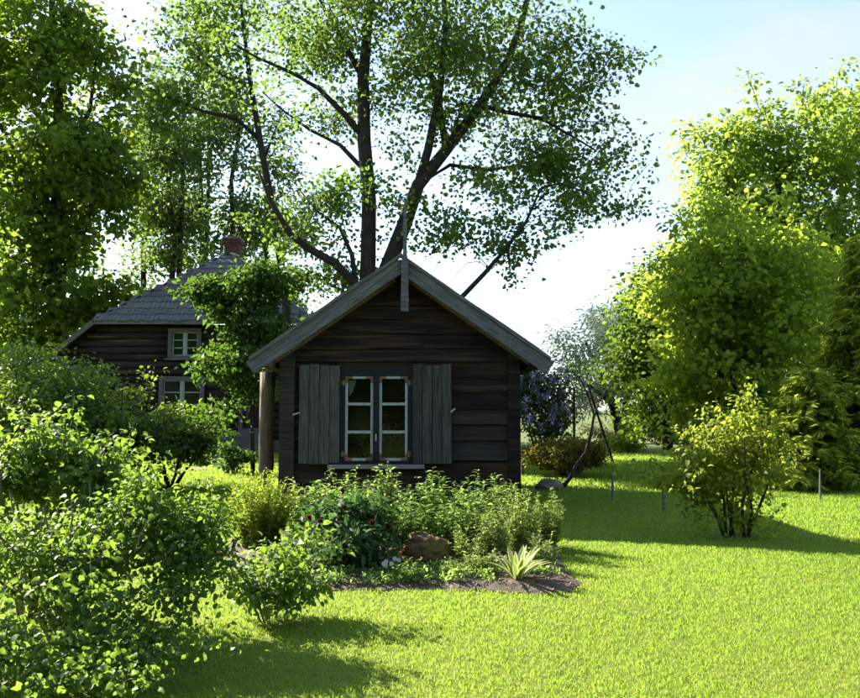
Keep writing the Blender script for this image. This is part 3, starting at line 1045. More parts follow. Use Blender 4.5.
def log(xa, xb, z, r):
    mb = MB()
    n = 4
    vs, fs = [], []
    L = xb - xa
    k = 8
    for i in range(n + 1):
        for s in range(k):
            t = 2 * math.pi * s / k
            vs.append((-L / 2 + L * i / n, -0.11 * math.cos(t) + random.gauss(0, .004), r * math.sin(t) + random.gauss(0, .004)))
    for i in range(n):
        for s in range(k):
            s2 = (s + 1) % k
            fs.append((i * k + s, (i + 1) * k + s, (i + 1) * k + s2, i * k + s2))
    fs.append(tuple(range(k))); fs.append(tuple(n * k + s for s in range(k))[::-1])
    o = pyobj('log', vs, fs, 'wood_log', hwall, True)
    o.location = ((xa + xb) / 2, 0.1, z)
z = 0.42
lh = 0.225
while z < hip_z - 0.12:
    hw = HHW if z < hroof(HHW) else max(0.4, (ridge_z - .15 - z) / RS)
    spans = [(-hw, hw)]
    for (a, b, c, d) in wins:
        if c - lh * .35 < z < d + lh * .35:
            ns = []
            for s0, s1 in spans:
                if a <= s0 or b >= s1: ns.append((s0, s1)); continue
                ns += [(s0, a - .02), (b + .02, s1)]
            spans = ns
    for s0, s1 in spans: log(s0, s1, z, lh * 0.53)
    z += lh
# stone plinth
q = MB(); q.box((-HHW, 0.02, 0.0), (HHW, 0.2, 0.32)); q.build('plinth', 'stone', house)
# windows, a door
for k, (a, b, c, d) in enumerate(wins):
    fr = MB(); t = 0.10
    y0, y1 = -0.09, 0.14
    fr.box((a - .02, y0, c - .02), (a + t, y1, d + .02)); fr.box((b - t, y0, c - .02), (b + .02, y1, d + .02))
    fr.box((a + t, y0, d - t), (b - t, y1, d + .02)); fr.box((a + t, y0, c - .02), (b - t, y1, c + t * .7))
    if k == 2:
        fo = fr.build('door', 'wood_grey', house)
        for j in range(4):
            wd = (b - a - 2 * t) / 4
            board('plank', 'wood_log', fo, d - c - 2 * t, wd - .008, .03, (a + t + wd * (j + .5), 0.06, (c + d) / 2), (0, R(90), 0), 3)
        continue
    fo = fr.build('window', 'wood_grey', house)
    q = MB(); q.box((a + t, .10, c + t * .7), (b - t, .135, d - t)); q.build('room_shade_panel', 'room_dark', fo)  # dark sheet standing in for the unlit room behind the panes
    s_ = MB(); m = (a + b) / 2
    s_.box((m - .035, -.02, c + t * .7), (m + .035, .06, d - t))
    for xa, xb in ((a + t, m - .035), (m + .035, b - t)):
        e = .035
        s_.box((xa, 0, c + t * .7), (xa + e, .05, d - t)); s_.box((xb - e, 0, c + t * .7), (xb, .05, d - t))
        s_.box((xa + e, 0, c + t * .7), (xb - e, .05, c + t * .7 + e)); s_.box((xa + e, 0, d - t - e), (xb - e, .05, d - t))
        nr = 3 if k != 1 else 3
        hgt = d - t - c - t * .7
        for j in range(1, nr):
            zz = c + t * .7 + hgt * j / nr
            s_.box((xa + e, .002, zz - .016), (xb - e, .048, zz + .016))
        for j in range(nr):
            q = MB(); q.box((xa + e, .022, c + t * .7 + hgt * j / nr + .018), (xb - e, .028, c + t * .7 + hgt * (j + 1) / nr - .018)); q.build('pane', 'pane_glass', fo)
    s_.build('sash', 'paint_sash', fo)
    q = MB(); q.box((a - .1, -.16, c - .07), (b + .1, -.0905, c - .021)); q.build('window_sill', 'wood_grey', fo)
# steps
for k in range(4):
    q = MB(); q.box((hx(214 + k * 3), -1.3 + k * .3, k * .15), (hx(282 - k * 3), -1.0 + k * .3 + .04, .15 + k * .15)); q.build('step', 'wood_grey', house)
# roof: main slopes and front half hip, shingle rows one by one
def shingle_row(par, p_left, p_right, down, nrm, w=0.13, length=0.42):
    """a row of shingles from p_left to p_right; down = unit vector down the slope"""
    L = (p_right - p_left).length
    if L < 0.12: return
    n = max(1, int(L / w))
    ax = (p_right - p_left) / L
    o3 = (p_left + p_right) / 2
    vs, fs = [], []
    for i in range(n):
        x0, x1 = -L / 2 + L * i / n + .004, -L / 2 + L * (i + 1) / n - .004
        ln = length + random.uniform(-.03, .03)
        t = 0.024 + random.uniform(-.004, .006)
        b0 = len(vs)
        for x in (x0, x1):
            a = ax * x
            for (dd, hh_) in ((0, -.004), (0, .012), (ln, t + .018), (ln, .004)):
                q = a + down * dd + nrm * hh_
                vs.append((q.x, q.y, q.z))
        fs += [(b0, b0 + 1, b0 + 2, b0 + 3), (b0 + 7, b0 + 6, b0 + 5, b0 + 4), (b0 + 1, b0 + 5, b0 + 6, b0 + 2), (b0 + 2, b0 + 6, b0 + 7, b0 + 3), (b0, b0 + 3, b0 + 7, b0 + 4), (b0, b0 + 4, b0 + 5, b0 + 1)]
    o = pyobj('shingle_row', vs, fs, 'shingle', par)
    o.location = o3
hip_run = (ridge_z - hip_z) / 0.84          # depth of the hip
eave_x = HHW + 0.55
eave_zz = ridge_z - eave_x * RS
yf = -OVH
# deck
dk = MB()
dk.add([(-hip_x, yf, hip_z), (hip_x, yf, hip_z), (0, yf + hip_run, ridge_z), (-hip_x, yf, hip_z - .05), (hip_x, yf, hip_z - .05), (0, yf + hip_run, ridge_z - .05)],
       [(0, 1, 2), (5, 4, 3), (0, 3, 4, 1), (1, 4, 5, 2), (2, 5, 3, 0)])
hip_deck = dk.build('roof_hip', 'wood_log', house)
dn = Vector((0, -hip_run, hip_z - ridge_z)).normalized(); nm = Vector((0, hip_z - ridge_z, hip_run)).normalized()
nm = Vector((0, -(ridge_z - hip_z), hip_run)).normalized()
sl = math.hypot(hip_run, ridge_z - hip_z)
nrow = 12
for k in range(nrow):
    d0 = sl * k / nrow
    d1 = sl * (k + 1) / nrow
    c = Vector((0, yf + hip_run, ridge_z)) + dn * d0
    hwid = hip_x * d1 / sl
    shingle_row(hip_deck, c + Vector((-hwid, 0, 0)), c + Vector((hwid, 0, 0)), dn, nm, 0.14, sl / nrow + .06)
for s in (-1, 1):
    dk = MB()
    A = [(0, yf + hip_run, ridge_z), (s * hip_x, yf, hip_z), (s * eave_x, yf, eave_zz), (s * eave_x, HDEP + .4, eave_zz), (0, HDEP + .4, ridge_z)]
    B = [(x, y, z - .06) for x, y, z in A]
    top = (0, 1, 2, 3, 4) if s < 0 else (4, 3, 2, 1, 0)
    bot = (9, 8, 7, 6, 5) if s < 0 else (5, 6, 7, 8, 9)
    sides = [(i, i + 5, (i + 1) % 5 + 5, (i + 1) % 5) if s < 0 else ((i + 1) % 5, (i + 1) % 5 + 5, i + 5, i) for i in range(5)]
    dk.add(A + B, [top, bot] + sides)
    deck = dk.build('roof_slope', 'wood_log', house)
    sl2 = math.hypot(eave_x, eave_x * RS)
    dn2 = Vector((s * 1, 0, -RS)).normalized(); nm2 = Vector((s * RS, 0, 1)).normalized()
    nr2 = 15
    for k in range(nr2):
        d0 = sl2 * k / nr2
        c = Vector((0, 0, ridge_z)) + dn2 * d0
        xx = abs(c.x)
        ys = yf + max(0, hip_run * (1 - (xx + .2) / hip_x))
        a_, b_ = Vector((c.x, ys, c.z)), Vector((c.x, HDEP + .4, c.z))
        shingle_row(deck, a_, b_, dn2, nm2, 0.16, sl2 / nr2 + .06)
    # barge board along the rake
    p0, p1 = Vector((s * hip_x, yf - .02, hip_z - .06)), Vector((s * eave_x, yf - .02, eave_zz - .06))
    m_ = (p0 + p1) / 2
    o = board('barge_board', 'wood_grey', house, (p1 - p0).length, 0.16, 0.03, m_, (0, s * math.atan(RS), 0), 4)
q = MB(); q.box((-hip_x + .04, yf - .03, hip_z - .13), (hip_x - .04, yf - .005, hip_z - .02)); q.build('hip_fascia', 'wood_grey', house)
# chimney of bricks
ch = MB(); cyy0 = hip_run + .15
cz0, cz1 = ridge_z - 0.9, P(205, 240, YH + cyy0).z
ch.box((-.21, cyy0 - .21, cz0), (.21, cyy0 + .21, cz1))
chim = ch.build('chimney', 'stone', house)
zz = cz0 + .02; row = 0
bme = {}
while zz < cz1 - .02:
    wide = .235 if zz < cz1 - .2 else .275
    for f_, (ux, uy) in enumerate(((0, -1), (1, 0), (0, 1), (-1, 0))):
        for j in range(2):
            q = MB(); l_ = wide
            q.box((-l_ / 2 + .006, -.03, 0), (l_ / 2 - .006, .03, .068))
            o = q.build('brick', 'brick_red', chim)
            off = (j - .5) * l_ + (.03 if row % 2 else -.03)
            o.location = (ux * wide + (-uy) * off, cyy0 + uy * wide + ux * off, zz)
            o.rotation_euler = (0, 0, math.atan2(ux, -uy))
    zz += .082; row += 1
q = MB(); q.box((-.3, cyy0 - .3, cz1), (.3, cyy0 + .3, cz1 + .07)); q.build('chimney_cap', 'stone', chim)

# ================================================================== TREES
def path_px(pts, Y, dy=None):
    return [tuple(P(px, py, Y + (dy[i] if dy else 0))) for i, (px, py) in enumerate(pts)]


def blob_px(px, py, Y, rx, ry, rz_, n, dy=0):
    """crown lobe: centre pixel, depth, radii in photograph pixels across/up and metres deep"""
    c = P(px, py, Y + dy)
    s = (Y + dy) / F0
    return (tuple(c), (rx * s, rz_, ry * s), n)


# the big tree behind the shed
YB = 18.5
b = P(372, 466, YB); base = (b.x, YB, 0)
stems = [
    (path_px([(368, 466), (366, 320), (368, 260), (369, 200), (364, 140), (363, 80), (368, 20), (376, -50), (380, -120)], YB), [.27, .24, .215, .20, .19, .165, .13, .09, .05]),
    (path_px([(374, 466), (376, 320), (386, 270), (404, 225), (418, 185), (446, 150), (480, 105), (508, 60), (522, 20), (536, -40), (540, -100)], YB, [0, 0, 0, .1, .1, .2, .3, .4, .5, .5, .6]), [.25, .23, .22, .21, .185, .16, .135, .11, .09, .065, .04]),
    (path_px([(418, 185), (428, 150), (440, 90), (446, 30), (440, -50)], YB, [.1, 0, -.2, -.4, -.5]), [.13, .12, .10, .08, .05]),
    (path_px([(446, 150), (440, 110), (425, 50), (410, -10), (400, -70)], YB, [.2, .5, .9, 1.2, 1.4]), [.10, .09, .075, .055, .035]),
    (path_px([(366, 320), (356, 285), (335, 263), (308, 248), (290, 234), (270, 200), (258, 170)], YB, [0, -.2, -.5, -.8, -1.0, -1.2, -1.3]), [.15, .13, .115, .10, .085, .055, .03]),
    (path_px([(356, 285), (352, 255), (340, 228), (318, 212), (298, 188)], YB, [-.2, 0, .3, .5, .6]), [.075, .065, .05, .035, .02]),
    (path_px([(366, 140), (345, 115), (318, 88), (290, 72), (258, 58), (236, 46)], YB, [0, -.2, -.4, -.6, -.8, -1]), [.10, .085, .065, .05, .035, .02]),
    (path_px([(364, 80), (345, 45), (325, 10), (305, -30)], YB, [0, .3, .6, .8]), [.09, .075, .055, .03]),
    (path_px([(480, 105), (505, 112), (540, 118), (570, 135), (595, 150)], YB, [.3, .1, -.2, -.4, -.5]), [.07, .06, .05, .035, .02]),
    (path_px([(376, 340), (420, 326), (462, 297), (484, 274), (505, 250), (526, 222), (541, 188)], YB, [0, -.3, -.6, -.7, -.8, -1, -1.1]), [.085, .075, .07, .06, .05, .04, .025]),
    (path_px([(541, 188), (560, 183), (585, 192), (612, 215)], YB, [-1.1, -1.2, -1.2, -1.2]), [.03, .024, .018, .01]),
    (path_px([(418, 185), (450, 165), (490, 170), (520, 165), (560, 175), (600, 200)], YB, [.1, .6, .9, 1.1, 1.2, 1.2]), [.06, .055, .045, .038, .028, .015]),
    (path_px([(364, 170), (340, 145), (310, 130), (285, 112), (262, 92)], YB, [0, .3, .5, .6, .7]), [.07, .06, .045, .03, .018]),
]
stems = [(p_, [q * .82 for q in r_]) for p_, r_ in stems]
limb = [(484, 274), (495, 262), (505, 250), (515, 237), (526, 222), (534, 205), (541, 188)]
for k in range(16):
    a_, b_ = limb[random.randrange(6)], None
    x0, y0 = a_[0] + random.uniform(0, 8), a_[1] - random.uniform(0, 12)
    L_ = random.uniform(14, 50); sg = random.choice((-1, -.6, .7, 1.1)); r__ = random.uniform(.5, 1.6)
    pts_ = [(x0, y0), (x0 + sg * L_ * .35, y0 - L_ * .30 * r__), (x0 + sg * L_ * .75, y0 - L_ * .25 * r__), (x0 + sg * L_ * 1.0, y0 - L_ * .02 * r__), (x0 + sg * L_ * 1.2, y0 + L_ * .30 * r__)]
    dd_ = random.uniform(-.5, .5)
    stems.append((path_px(pts_, YB, [-.9, -.9 + dd_ * .5, -.9 + dd_, -.9 + dd_, -.9 + dd_]), [.010, .008, .007, .005, .004]))
blobs = [blob_px(385, 30, YB, 110, 70, 2.6, 150), blob_px(490, 50, YB, 95, 80, 2.4, 170), blob_px(555, 90, YB, 50, 85, 1.8, 95),
         blob_px(430, 115, YB, 65, 60, 1.8, 60), blob_px(560, 165, YB, 62, 42, 1.5, 85), blob_px(595, 205, YB, 38, 22, 1.0, 28), blob_px(300, 60, YB, 75, 60, 1.8, 75),
         blob_px(490, 165, YB, 55, 35, 1.5, 35), blob_px(330, 190, YB, 50, 25, 1.4, 34), blob_px(450, 235, YB, 55, 32, 1.3, 42), blob_px(300, 240, YB, 45, 45, 1.2, 36), blob_px(345, 115, YB, 40, 50, 1.2, 16),
         blob_px(515, 250, YB, 40, 35, 1, 20), blob_px(330, 280, YB, 50, 25, 1, 22), blob_px(470, -60, YB, 140, 60, 3, 120), blob_px(340, -60, YB, 100, 50, 2.5, 60),
         blob_px(400, 200, YB, 35, 30, 1.0, 12)]
plant('linden_tree', 'tall sparse many-trunked tree rising behind the small shed', 'tree', base, stems, blobs, 'leaf_big_tree',
      near=True, whips=70, whip_len=.9, size=0.092, lump=5, lfrac=.6, shoots=.15, reach=1.4, per=33, spread=0.22, r_tip=0.006, thick=0.013, aspect=0.85, along=0.55, jitter=0.9, up=0.6)

# big maple at the left edge
YL = 30.0
b = P(62, 452, YL); base = (b.x, YL, 0)
stems = [(path_px([(62, 452), (58, 320), (54, 250), (60, 170), (58, 90), (52, 10), (50, -60)], YL), [.32, .28, .25, .21, .16, .11, .05]),
         (path_px([(56, 290), (80, 240), (100, 180), (112, 140)], YL, [0, -.5, -.9, -1.2]), [.14, .12, .08, .04]),
         (path_px([(54, 250), (30, 190), (8, 140), (-20, 90)], YL, [0, -.4, -.8, -1]), [.14, .11, .08, .04]),
         (path_px([(60, 170), (90, 110), (96, 60)], YL, [0, .6, 1]), [.12, .08, .04])]
blobs = [blob_px(40, 60, YL, 78, 85, 3.2, 260), blob_px(45, 180, YL, 82, 80, 3.2, 230), blob_px(85, 130, YL, 42, 50, 2, 60), blob_px(40, 275, YL, 80, 60, 3, 150), blob_px(108, 205, YL, 24, 50, 1.5, 40),
         blob_px(-30, 150, YL, 60, 150, 3, 110), blob_px(20, -10, YL, 60, 40, 3, 60), blob_px(50, 325, YL, 80, 40, 2.6, 110), blob_px(0, 360, YL, 60, 34, 2.4, 70), blob_px(110, 300, YL, 34, 40, 2, 40), blob_px(120, 90, YL, 20, 30, 1.5, 16)]
plant('maple_tree', 'tall dense dark green tree at the left edge beyond the bushes', 'tree', base, stems, blobs, 'leaf_left_tree',
      near=True, size=0.21, lump=8, lfrac=.40, shoots=.18, reach=1.6, whips=60, whip_len=1.2, per=25, spread=0.36, r_tip=0.012, thick=0.016, aspect=0.85, along=0.5)

# slender trees behind the log house
YS = 38.0
slender = [(150, 'slender tree behind the log house roof, farthest left of the row', -4, 95), (170, 'slender tree behind the log house, left of the chimney gap', 0, 80), (196, 'slender tree rising straight behind the brick chimney', 5, 60),
           (232, 'slender tree behind the log house, between chimney and leaning birch', 4, 90), (268, 'slender dark tree behind the log house, half hidden by the shed roof', -6, 120)]
for k, (px, lab, lean_, topy) in enumerate(slender):
    Yk = YS + random.uniform(-2, 3)
    b = P(px, 440, Yk); base = (b.x, Yk, 0)
    wv = [random.uniform(-6, 6) for _ in range(5)]
    st = [(path_px([(px, 440), (px + lean_ * .3 + wv[0], 330), (px + lean_ * .6 + wv[1], 250), (px + lean_ + wv[2], 180), (px + lean_ * 1.2 + wv[3], topy + 30), (px + lean_ * 1.3 + wv[4], topy)], Yk), [.16, .14, .12, .09, .05, .02])]
    if k in (1, 2): st.append((path_px([(px + 8, 440), (px + 8, 300), (px + 12, 200), (px + 14, topy + 20)], Yk, [.5, .5, .5, .5]), [.15, .13, .10, .05]))
    bl = [blob_px(px, topy + 40, Yk, 34, 62, 2, 50), blob_px(px, topy + 130, Yk, 36, 45, 2, 42), blob_px(px + (4 if k > 2 else -4), topy + 190, Yk, 24, 40, 1.6, 20 if k < 3 else 46)]
    plant('slender_tree', lab, 'tree', base, st, bl, 'leaf_slender', size=0.20, lump=6, lfrac=.6, per=46, spread=0.45, r_tip=0.012, aspect=0.75, along=0.6, group='slender trees behind the log house')

# leaning light-leaved tree left of the big tree
YT = 24.0
b = P(292, 455, YT); base = (b.x, YT, 0)
stems = [(path_px([(292, 455), (286, 300), (276, 230), (269, 189), (260, 142), (250, 80), (243, 24), (238, -30)], YT), [.13, .12, .115, .105, .095, .075, .05, .03]),
         (path_px([(258, 138), (235, 118), (205, 112), (170, 98), (150, 88)], YT, [0, -.3, -.5, -.7, -.9]), [.085, .07, .05, .035, .02]),
         (path_px([(250, 85), (228, 78), (200, 60), (180, 40)], YT, [0, .3, .6, .8]), [.06, .05, .035, .02]),
         (path_px([(264, 160), (276, 128), (284, 108)], YT, [0, .2, .3]), [.04, .025, .012])]
blobs = [blob_px(215, 50, YT, 55, 55, 2, 110), blob_px(180, 105, YT, 50, 32, 1.6, 70), blob_px(240, 5, YT, 60, 40, 2, 70), blob_px(240, 95, YT, 25, 25, 1.2, 16), blob_px(205, -30, YT, 60, 40, 2, 50)]
plant('birch_tree', 'slim leaning tree with thin yellow green crown left of the big trunks', 'tree', base, stems, blobs, 'leaf_big_tree',
      near=True, size=0.13, lump=6, lfrac=.5, per=18, spread=0.24, r_tip=0.006, aspect=0.8, along=0.6, up=0.6, jitter=0.9)

# small tree in front of the log house
YM = 16.5
b = G(253, 474); base = (b.x, b.y, 0); YM = b.y
stems = [(path_px([(253, 474), (252, 430), (249, 390), (244, 340), (240, 300), (236, 275)], YM), [.045, .042, .038, .03, .02, .01]),
         (path_px([(252, 430), (236, 410), (225, 385)], YM, [0, -.1, -.2]), [.02, .015, .008]), (path_px([(249, 390), (270, 350), (285, 320)], YM, [0, .2, .3]), [.02, .015, .008])]
blobs = [blob_px(256, 278, YM, 42, 36, .9, 80), blob_px(240, 330, YM, 48, 52, 1.0, 120), blob_px(225, 300, YM, 38, 28, .9, 45), blob_px(262, 300, YM, 32, 38, .9, 60), blob_px(230, 390, YM, 42, 42, .9, 90), blob_px(205, 290, YM, 30, 22, .7, 34), blob_px(275, 345, YM, 26, 40, .8, 40)]
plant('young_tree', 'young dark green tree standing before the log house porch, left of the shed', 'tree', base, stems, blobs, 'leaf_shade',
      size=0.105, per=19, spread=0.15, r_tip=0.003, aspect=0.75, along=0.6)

# right side: silver willow
YV = 28.0
b = P(622, 447, YV); base = (b.x, YV, 0)
stems = [(path_px([(624, 449), (621, 430), (613, 405), (600, 375), (585, 340)], YV), [.26, .22, .15, .09, .04]),
         (path_px([(622, 440), (626, 415), (628, 380), (622, 340)], YV, [0, .2, .4, .5]), [.20, .16, .1, .04]),
         (path_px([(613, 405), (595, 390), (575, 375), (565, 355)], YV, [0, -.3, -.5, -.6]), [.09, .07, .045, .02])]
blobs = [blob_px(600, 345, YV, 40, 52, 1.9, 130), blob_px(575, 370, YV, 24, 40, 1.3, 45), blob_px(630, 325, YV, 34, 34, 1.8, 90), blob_px(620, 380, YV, 40, 25, 1.8, 30)]
plant('willow_tree', 'pale silvery green willow with dark stout trunk beyond the lawn', 'tree', base, stems, blobs, 'leaf_willow',
      size=0.17, per=38, spread=0.30, r_tip=0.008, aspect=0.28, along=0.7, hang=0.5, jitter=1.0, up=0.4)

# dark tree next to the willow
YD = 23.5
b = P(668, 448, YD); base = (b.x, YD, 0)
stems = [(path_px([(668, 450), (666, 410), (664, 360), (668, 310), (672, 285)], YD), [.15, .13, .10, .06, .03]), (path_px([(666, 410), (645, 375), (630, 345)], YD, [0, -.3, -.5]), [.07, .05, .025]),
         (path_px([(664, 380), (690, 350), (705, 325)], YD, [0, .3, .5]), [.07, .05, .025])]
blobs = [blob_px(655, 305, YD, 40, 34, 1.4, 80), blob_px(665, 330, YD, 50, 50, 1.6, 160), blob_px(645, 372, YD, 36, 38, 1.4, 110), blob_px(690, 360, YD, 45, 34, 1.4, 90), blob_px(700, 310, YD, 40, 40, 1.4, 80), blob_px(635, 340, YD, 26, 34, 1.2, 50), blob_px(640, 410, YD, 28, 24, 1, 40), blob_px(690, 415, YD, 40, 22, 1.2, 50), blob_px(665, 425, YD, 30, 16, 1, 30)]
plant('hazel_tree', 'dark green round tree between the willow and the bright maple', 'tree', base, stems, blobs, 'leaf_dark',
      near=True, size=0.13, lump=7, lfrac=.6, per=24, spread=0.20, r_tip=0.006, aspect=0.8, along=0.6)

# bright green maple on the right
YR = 18.0
b = P(742, 470, YR); base = (b.x, YR, 0)
stems = [(path_px([(742, 467), (745, 430), (748, 380), (745, 320), (742, 260), (740, 225)], YR), [.12, .11, .095, .075, .045, .02]),
         (path_px([(746, 420), (720, 375), (695, 340), (680, 310)], YR, [0, -.3, -.5, -.7]), [.06, .05, .035, .02]), (path_px([(746, 420), (775, 370), (800, 320), (815, 270)], YR, [0, .2, .4, .5]), [.065, .055, .035, .02]),
         (path_px([(746, 440), (735, 400), (728, 350), (715, 290)], YR, [0, -.5, -.8, -1]), [.05, .045, .035, .02]), (path_px([(745, 430), (760, 395), (762, 330)], YR, [0, -.6, -1]), [.05, .04, .02])]
blobs = [blob_px(690, 275, YR, 36, 40, 1.3, 90), blob_px(740, 270, YR, 70, 58, 1.9, 230), blob_px(695, 325, YR, 42, 56, 1.5, 150), blob_px(680, 375, YR, 26, 26, 1.1, 40), blob_px(725, 425, YR, 40, 24, 1.2, 50), blob_px(775, 330, YR, 60, 65, 1.8, 200), blob_px(735, 350, YR, 50, 45, 1.6, 130), blob_px(800, 260, YR, 50, 45, 1.6, 110),
         blob_px(770, 410, YR, 55, 36, 1.4, 110), blob_px(700, 400, YR, 40, 30, 1.2, 60), blob_px(720, 215, YR, 28, 24, 1, 20)]
plant('maple_tree', 'bright yellow green bushy maple at the right beyond the lawn', 'tree', base, stems, blobs, 'leaf_maple',
      near=True, whips=60, whip_len=.7, size=0.115, lump=6, lfrac=.62, per=23, spread=0.19, r_tip=0.004, aspect=0.85, along=0.6, up=0.7)

# tall tree behind at the right
YQ = 27.0
b = P(800, 452, YQ); base = (b.x, YQ, 0)
stems = [(path_px([(800, 449), (800, 330), (792, 250), (780, 190), (775, 160), (772, 140)], YQ), [.26, .22, .17, .12, .06, .02]),
         (path_px([(800, 330), (830, 250), (850, 170), (854, 125)], YQ, [0, .4, .6, .8]), [.18, .13, .07, .02]), (path_px([(794, 260), (760, 220), (730, 190)], YQ, [0, -.5, -.8]), [.09, .06, .03])]
blobs = [blob_px(718, 165, YQ, 32, 50, 1.8, 80), blob_px(755, 150, YQ, 45, 50, 2.2, 110), blob_px(735, 215, YQ, 48, 52, 2.2, 130), blob_px(800, 165, YQ, 55, 60, 2.4, 130), blob_px(848, 120, YQ, 42, 55, 2.2, 120), blob_px(860, 190, YQ, 50, 60, 2.4, 110), blob_px(790, 230, YQ, 60, 50, 2.4, 110),
         blob_px(700, 250, YQ, 24, 30, 1.2, 26), blob_px(840, 270, YQ, 50, 60, 2.4, 130), blob_px(790, 300, YQ, 60, 50, 2.4, 100)]
plant('tall_tree', 'tallest light green tree at the right edge behind the bright maple', 'tree', base, stems, blobs, 'leaf_tall',
      near=True, whips=60, whip_len=.9, size=0.15, lump=6, lfrac=.62, per=25, spread=0.27, r_tip=0.008, aspect=0.8, along=0.6)

YZ = 34.0
b = P(745, 446, YZ); base = (b.x, YZ, 0)
stems = [(path_px([(745, 441), (745, 380), (748, 310), (752, 250)], YZ), [.2, .17, .12, .05]), (path_px([(745, 380), (790, 320), (815, 270)], YZ, [0, .4, .8]), [.12, .08, .03])]
plant('far_tree', 'shaded tree filling the gap behind the bright maple trunk', 'tree', base, stems, [blob_px(745, 320, YZ, 70, 75, 2.4, 150), blob_px(800, 340, YZ, 60, 80, 2.4, 140), blob_px(720, 385, YZ, 50, 40, 2, 70), blob_px(790, 415, YZ, 70, 26, 2, 70)], 'leaf_dark',
      size=0.24, per=26, spread=0.36, r_tip=0.01, aspect=0.8, along=0.7, lump=6, lfrac=.6)

# conifers at the right edge
def conifer(name, label, px, Y, top, half_px, mat, tiers, group=None, low=0.06, droop=0.35, leafn=90):
    b = P(px, 470, Y); base = (b.x, Y, 0)
    root = empty(name, base); tag(root, label, 'tree', group)
    H = P(px, top, Y).z
    rad = half_px * Y / F0
    mb = MB()
    mb.tube([(random.gauss(0, .02), random.gauss(0, .02), H * k / 8 - (0.05 if k == 0 else 0)) for k in range(9)], [.11 * (1 - k / 8.6) for k in range(9)], 8)
    C, A, N = [], [], []
    for i in range(tiers):
        f = low + (1 - low) * (i / tiers)
        z = H * f
        rl = rad * (1 - f) ** 0.75 * random.uniform(.75, 1.08) + .12
        nb_ = 7 if f < .7 else 5
        for j in range(nb_):
            a = 2 * math.pi * (j + random.random() * .8) / nb_ + i * 1.3
            L = rl * random.uniform(.7, 1.1)
            pts = []
            for k in range(6):
                t = k / 5
                pts.append((math.cos(a) * L * t, math.sin(a) * L * t, z + L * (0.10 * t - droop * t * t + .16 * t ** 4)))
            mb.tube(pts, [.018 * (1 - .8 * k / 5) for k in range(6)], 4, cap=False)
            n_ = int(leafn * L)
            s = RNG.random(n_) ** .8
            pa = np.array(pts); x = s * 5; ii = np.minimum(x.astype(int), 4); fr_ = (x - ii)[:, None]
            c = pa[ii] * (1 - fr_) + pa[ii + 1] * fr_
            sidev = np.array([-math.sin(a), math.cos(a), 0])
            lat = RNG.normal(size=n_) * .17 * L * (1.15 - s)
            c = c + sidev * lat[:, None] + RNG.normal(size=(n_, 3)) * .02
            c[:, 2] -= np.abs(lat) * .5
            ax_ = np.array([math.cos(a), math.sin(a), -.3]) * .8 + sidev * np.sign(lat)[:, None] + RNG.normal(size=(n_, 3)) * .4
            C.append(c); A.append(ax_); N.append(RNG.normal(size=(n_, 3)) * .5 + [0, 0, 1])
    mb.build('trunk', 'bark', root, True)
    C, A, N = map(np.concatenate, (C, A, N))
    k = C[:, 2] > .04
    C, A, N = C[k], A[k], N[k]
    o_ = C.copy(); o_[:, 2] = 0; N = N + unit(o_) * .8
    L = .17 * RNG.uniform(.6, 1.3, len(C))
    leaf_obj('crown', leaf_arrays(C, A, N, L, L * .34), mat, root)
conifer('spruce_tree', 'feathery yellow green conifer at the right edge of the lawn', 872, 14.2, 232, 76, 'leaf_conifer', 36, leafn=150)
conifer('spruce_tree', 'low spreading conifer with branches down to the grass at right', 812, 13.4, 366, 60, 'leaf_conifer', 18, leafn=170, droop=.25)
conifer('spruce_tree', 'conifer cut by the right picture edge behind the low one', 900, 19.0, 190, 80, 'leaf_conifer', 30, leafn=110)

# hedge low at the edge of the field
for (px, py, Y, w_, h_, lab, n_) in ((655, 446, 33, 1.6, 1.0, 'pale grey green field bush left of the right shrub', 60), (695, 446, 34, 1.8, 1.2, 'pale grey green field bush behind the right shrub', 70),
                                     (632, 456, 25, .9, .55, 'low yellow green bush at the foot of the willow', 40), (585, 448, 33, 1.6, .7, 'low pale bush beyond the clipped red bush', 36)):
    c = P(px, py, Y)
    st = fan_stems((c.x, Y, 0), 6, w_ * .6, h_ * .8, .02)
    plant('field_bush', lab, 'bush', (c.x, Y, 0), st, [((c.x, Y, h_ * .5), (w_, .7, h_ * .55), n_)], 'leaf_field' if Y > 30 else 'leaf_maple', size=.14, per=22, spread=.18, along=.8, wood_name='stem', crown_name='foliage', group='low bushes at the edge of the field')

# lilac behind the right corner of the shed
def lilac_flowers(n, sz, mat):
    def f(root, paths):
        ends = np.array([p[-1] for p in paths])
        rk = np.argsort(ends[:, 1] - .6 * ends[:, 2] + .5 * np.abs(ends[:, 0]) * 0 + RNG.normal(size=len(ends)) * .15)
        idx = rk[:n]
        k = 0
        for i in idx:
            p = paths[i][-1]
            m = 30
            c = RNG.normal(size=(m, 3)) * np.array([sz * .35, sz * .35, sz * .75]) + p + [0, 0, sz * .3]
            o = leaf_obj('flower_cluster', leaf_arrays(c, RNG.normal(size=(m, 3)), RNG.normal(size=(m, 3)), np.full(m, sz * .5), np.full(m, sz * .45)), mat, root)
    return f
YK = 19.5
b = P(542, 455, YK); base = (b.x, YK, 0)
plant('lilac_bush', 'flowering lilac with purple clusters behind the right corner of the shed', 'bush', base, fan_stems(base, 8, .9, 1.9, .03),
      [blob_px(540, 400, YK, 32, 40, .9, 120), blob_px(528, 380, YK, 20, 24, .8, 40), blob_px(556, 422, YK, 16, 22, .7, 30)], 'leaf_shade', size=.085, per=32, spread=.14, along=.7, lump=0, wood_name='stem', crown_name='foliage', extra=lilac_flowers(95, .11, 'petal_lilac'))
YK2 = 26.0
b = P(700, 455, YK2); base = (b.x, YK2, 0)
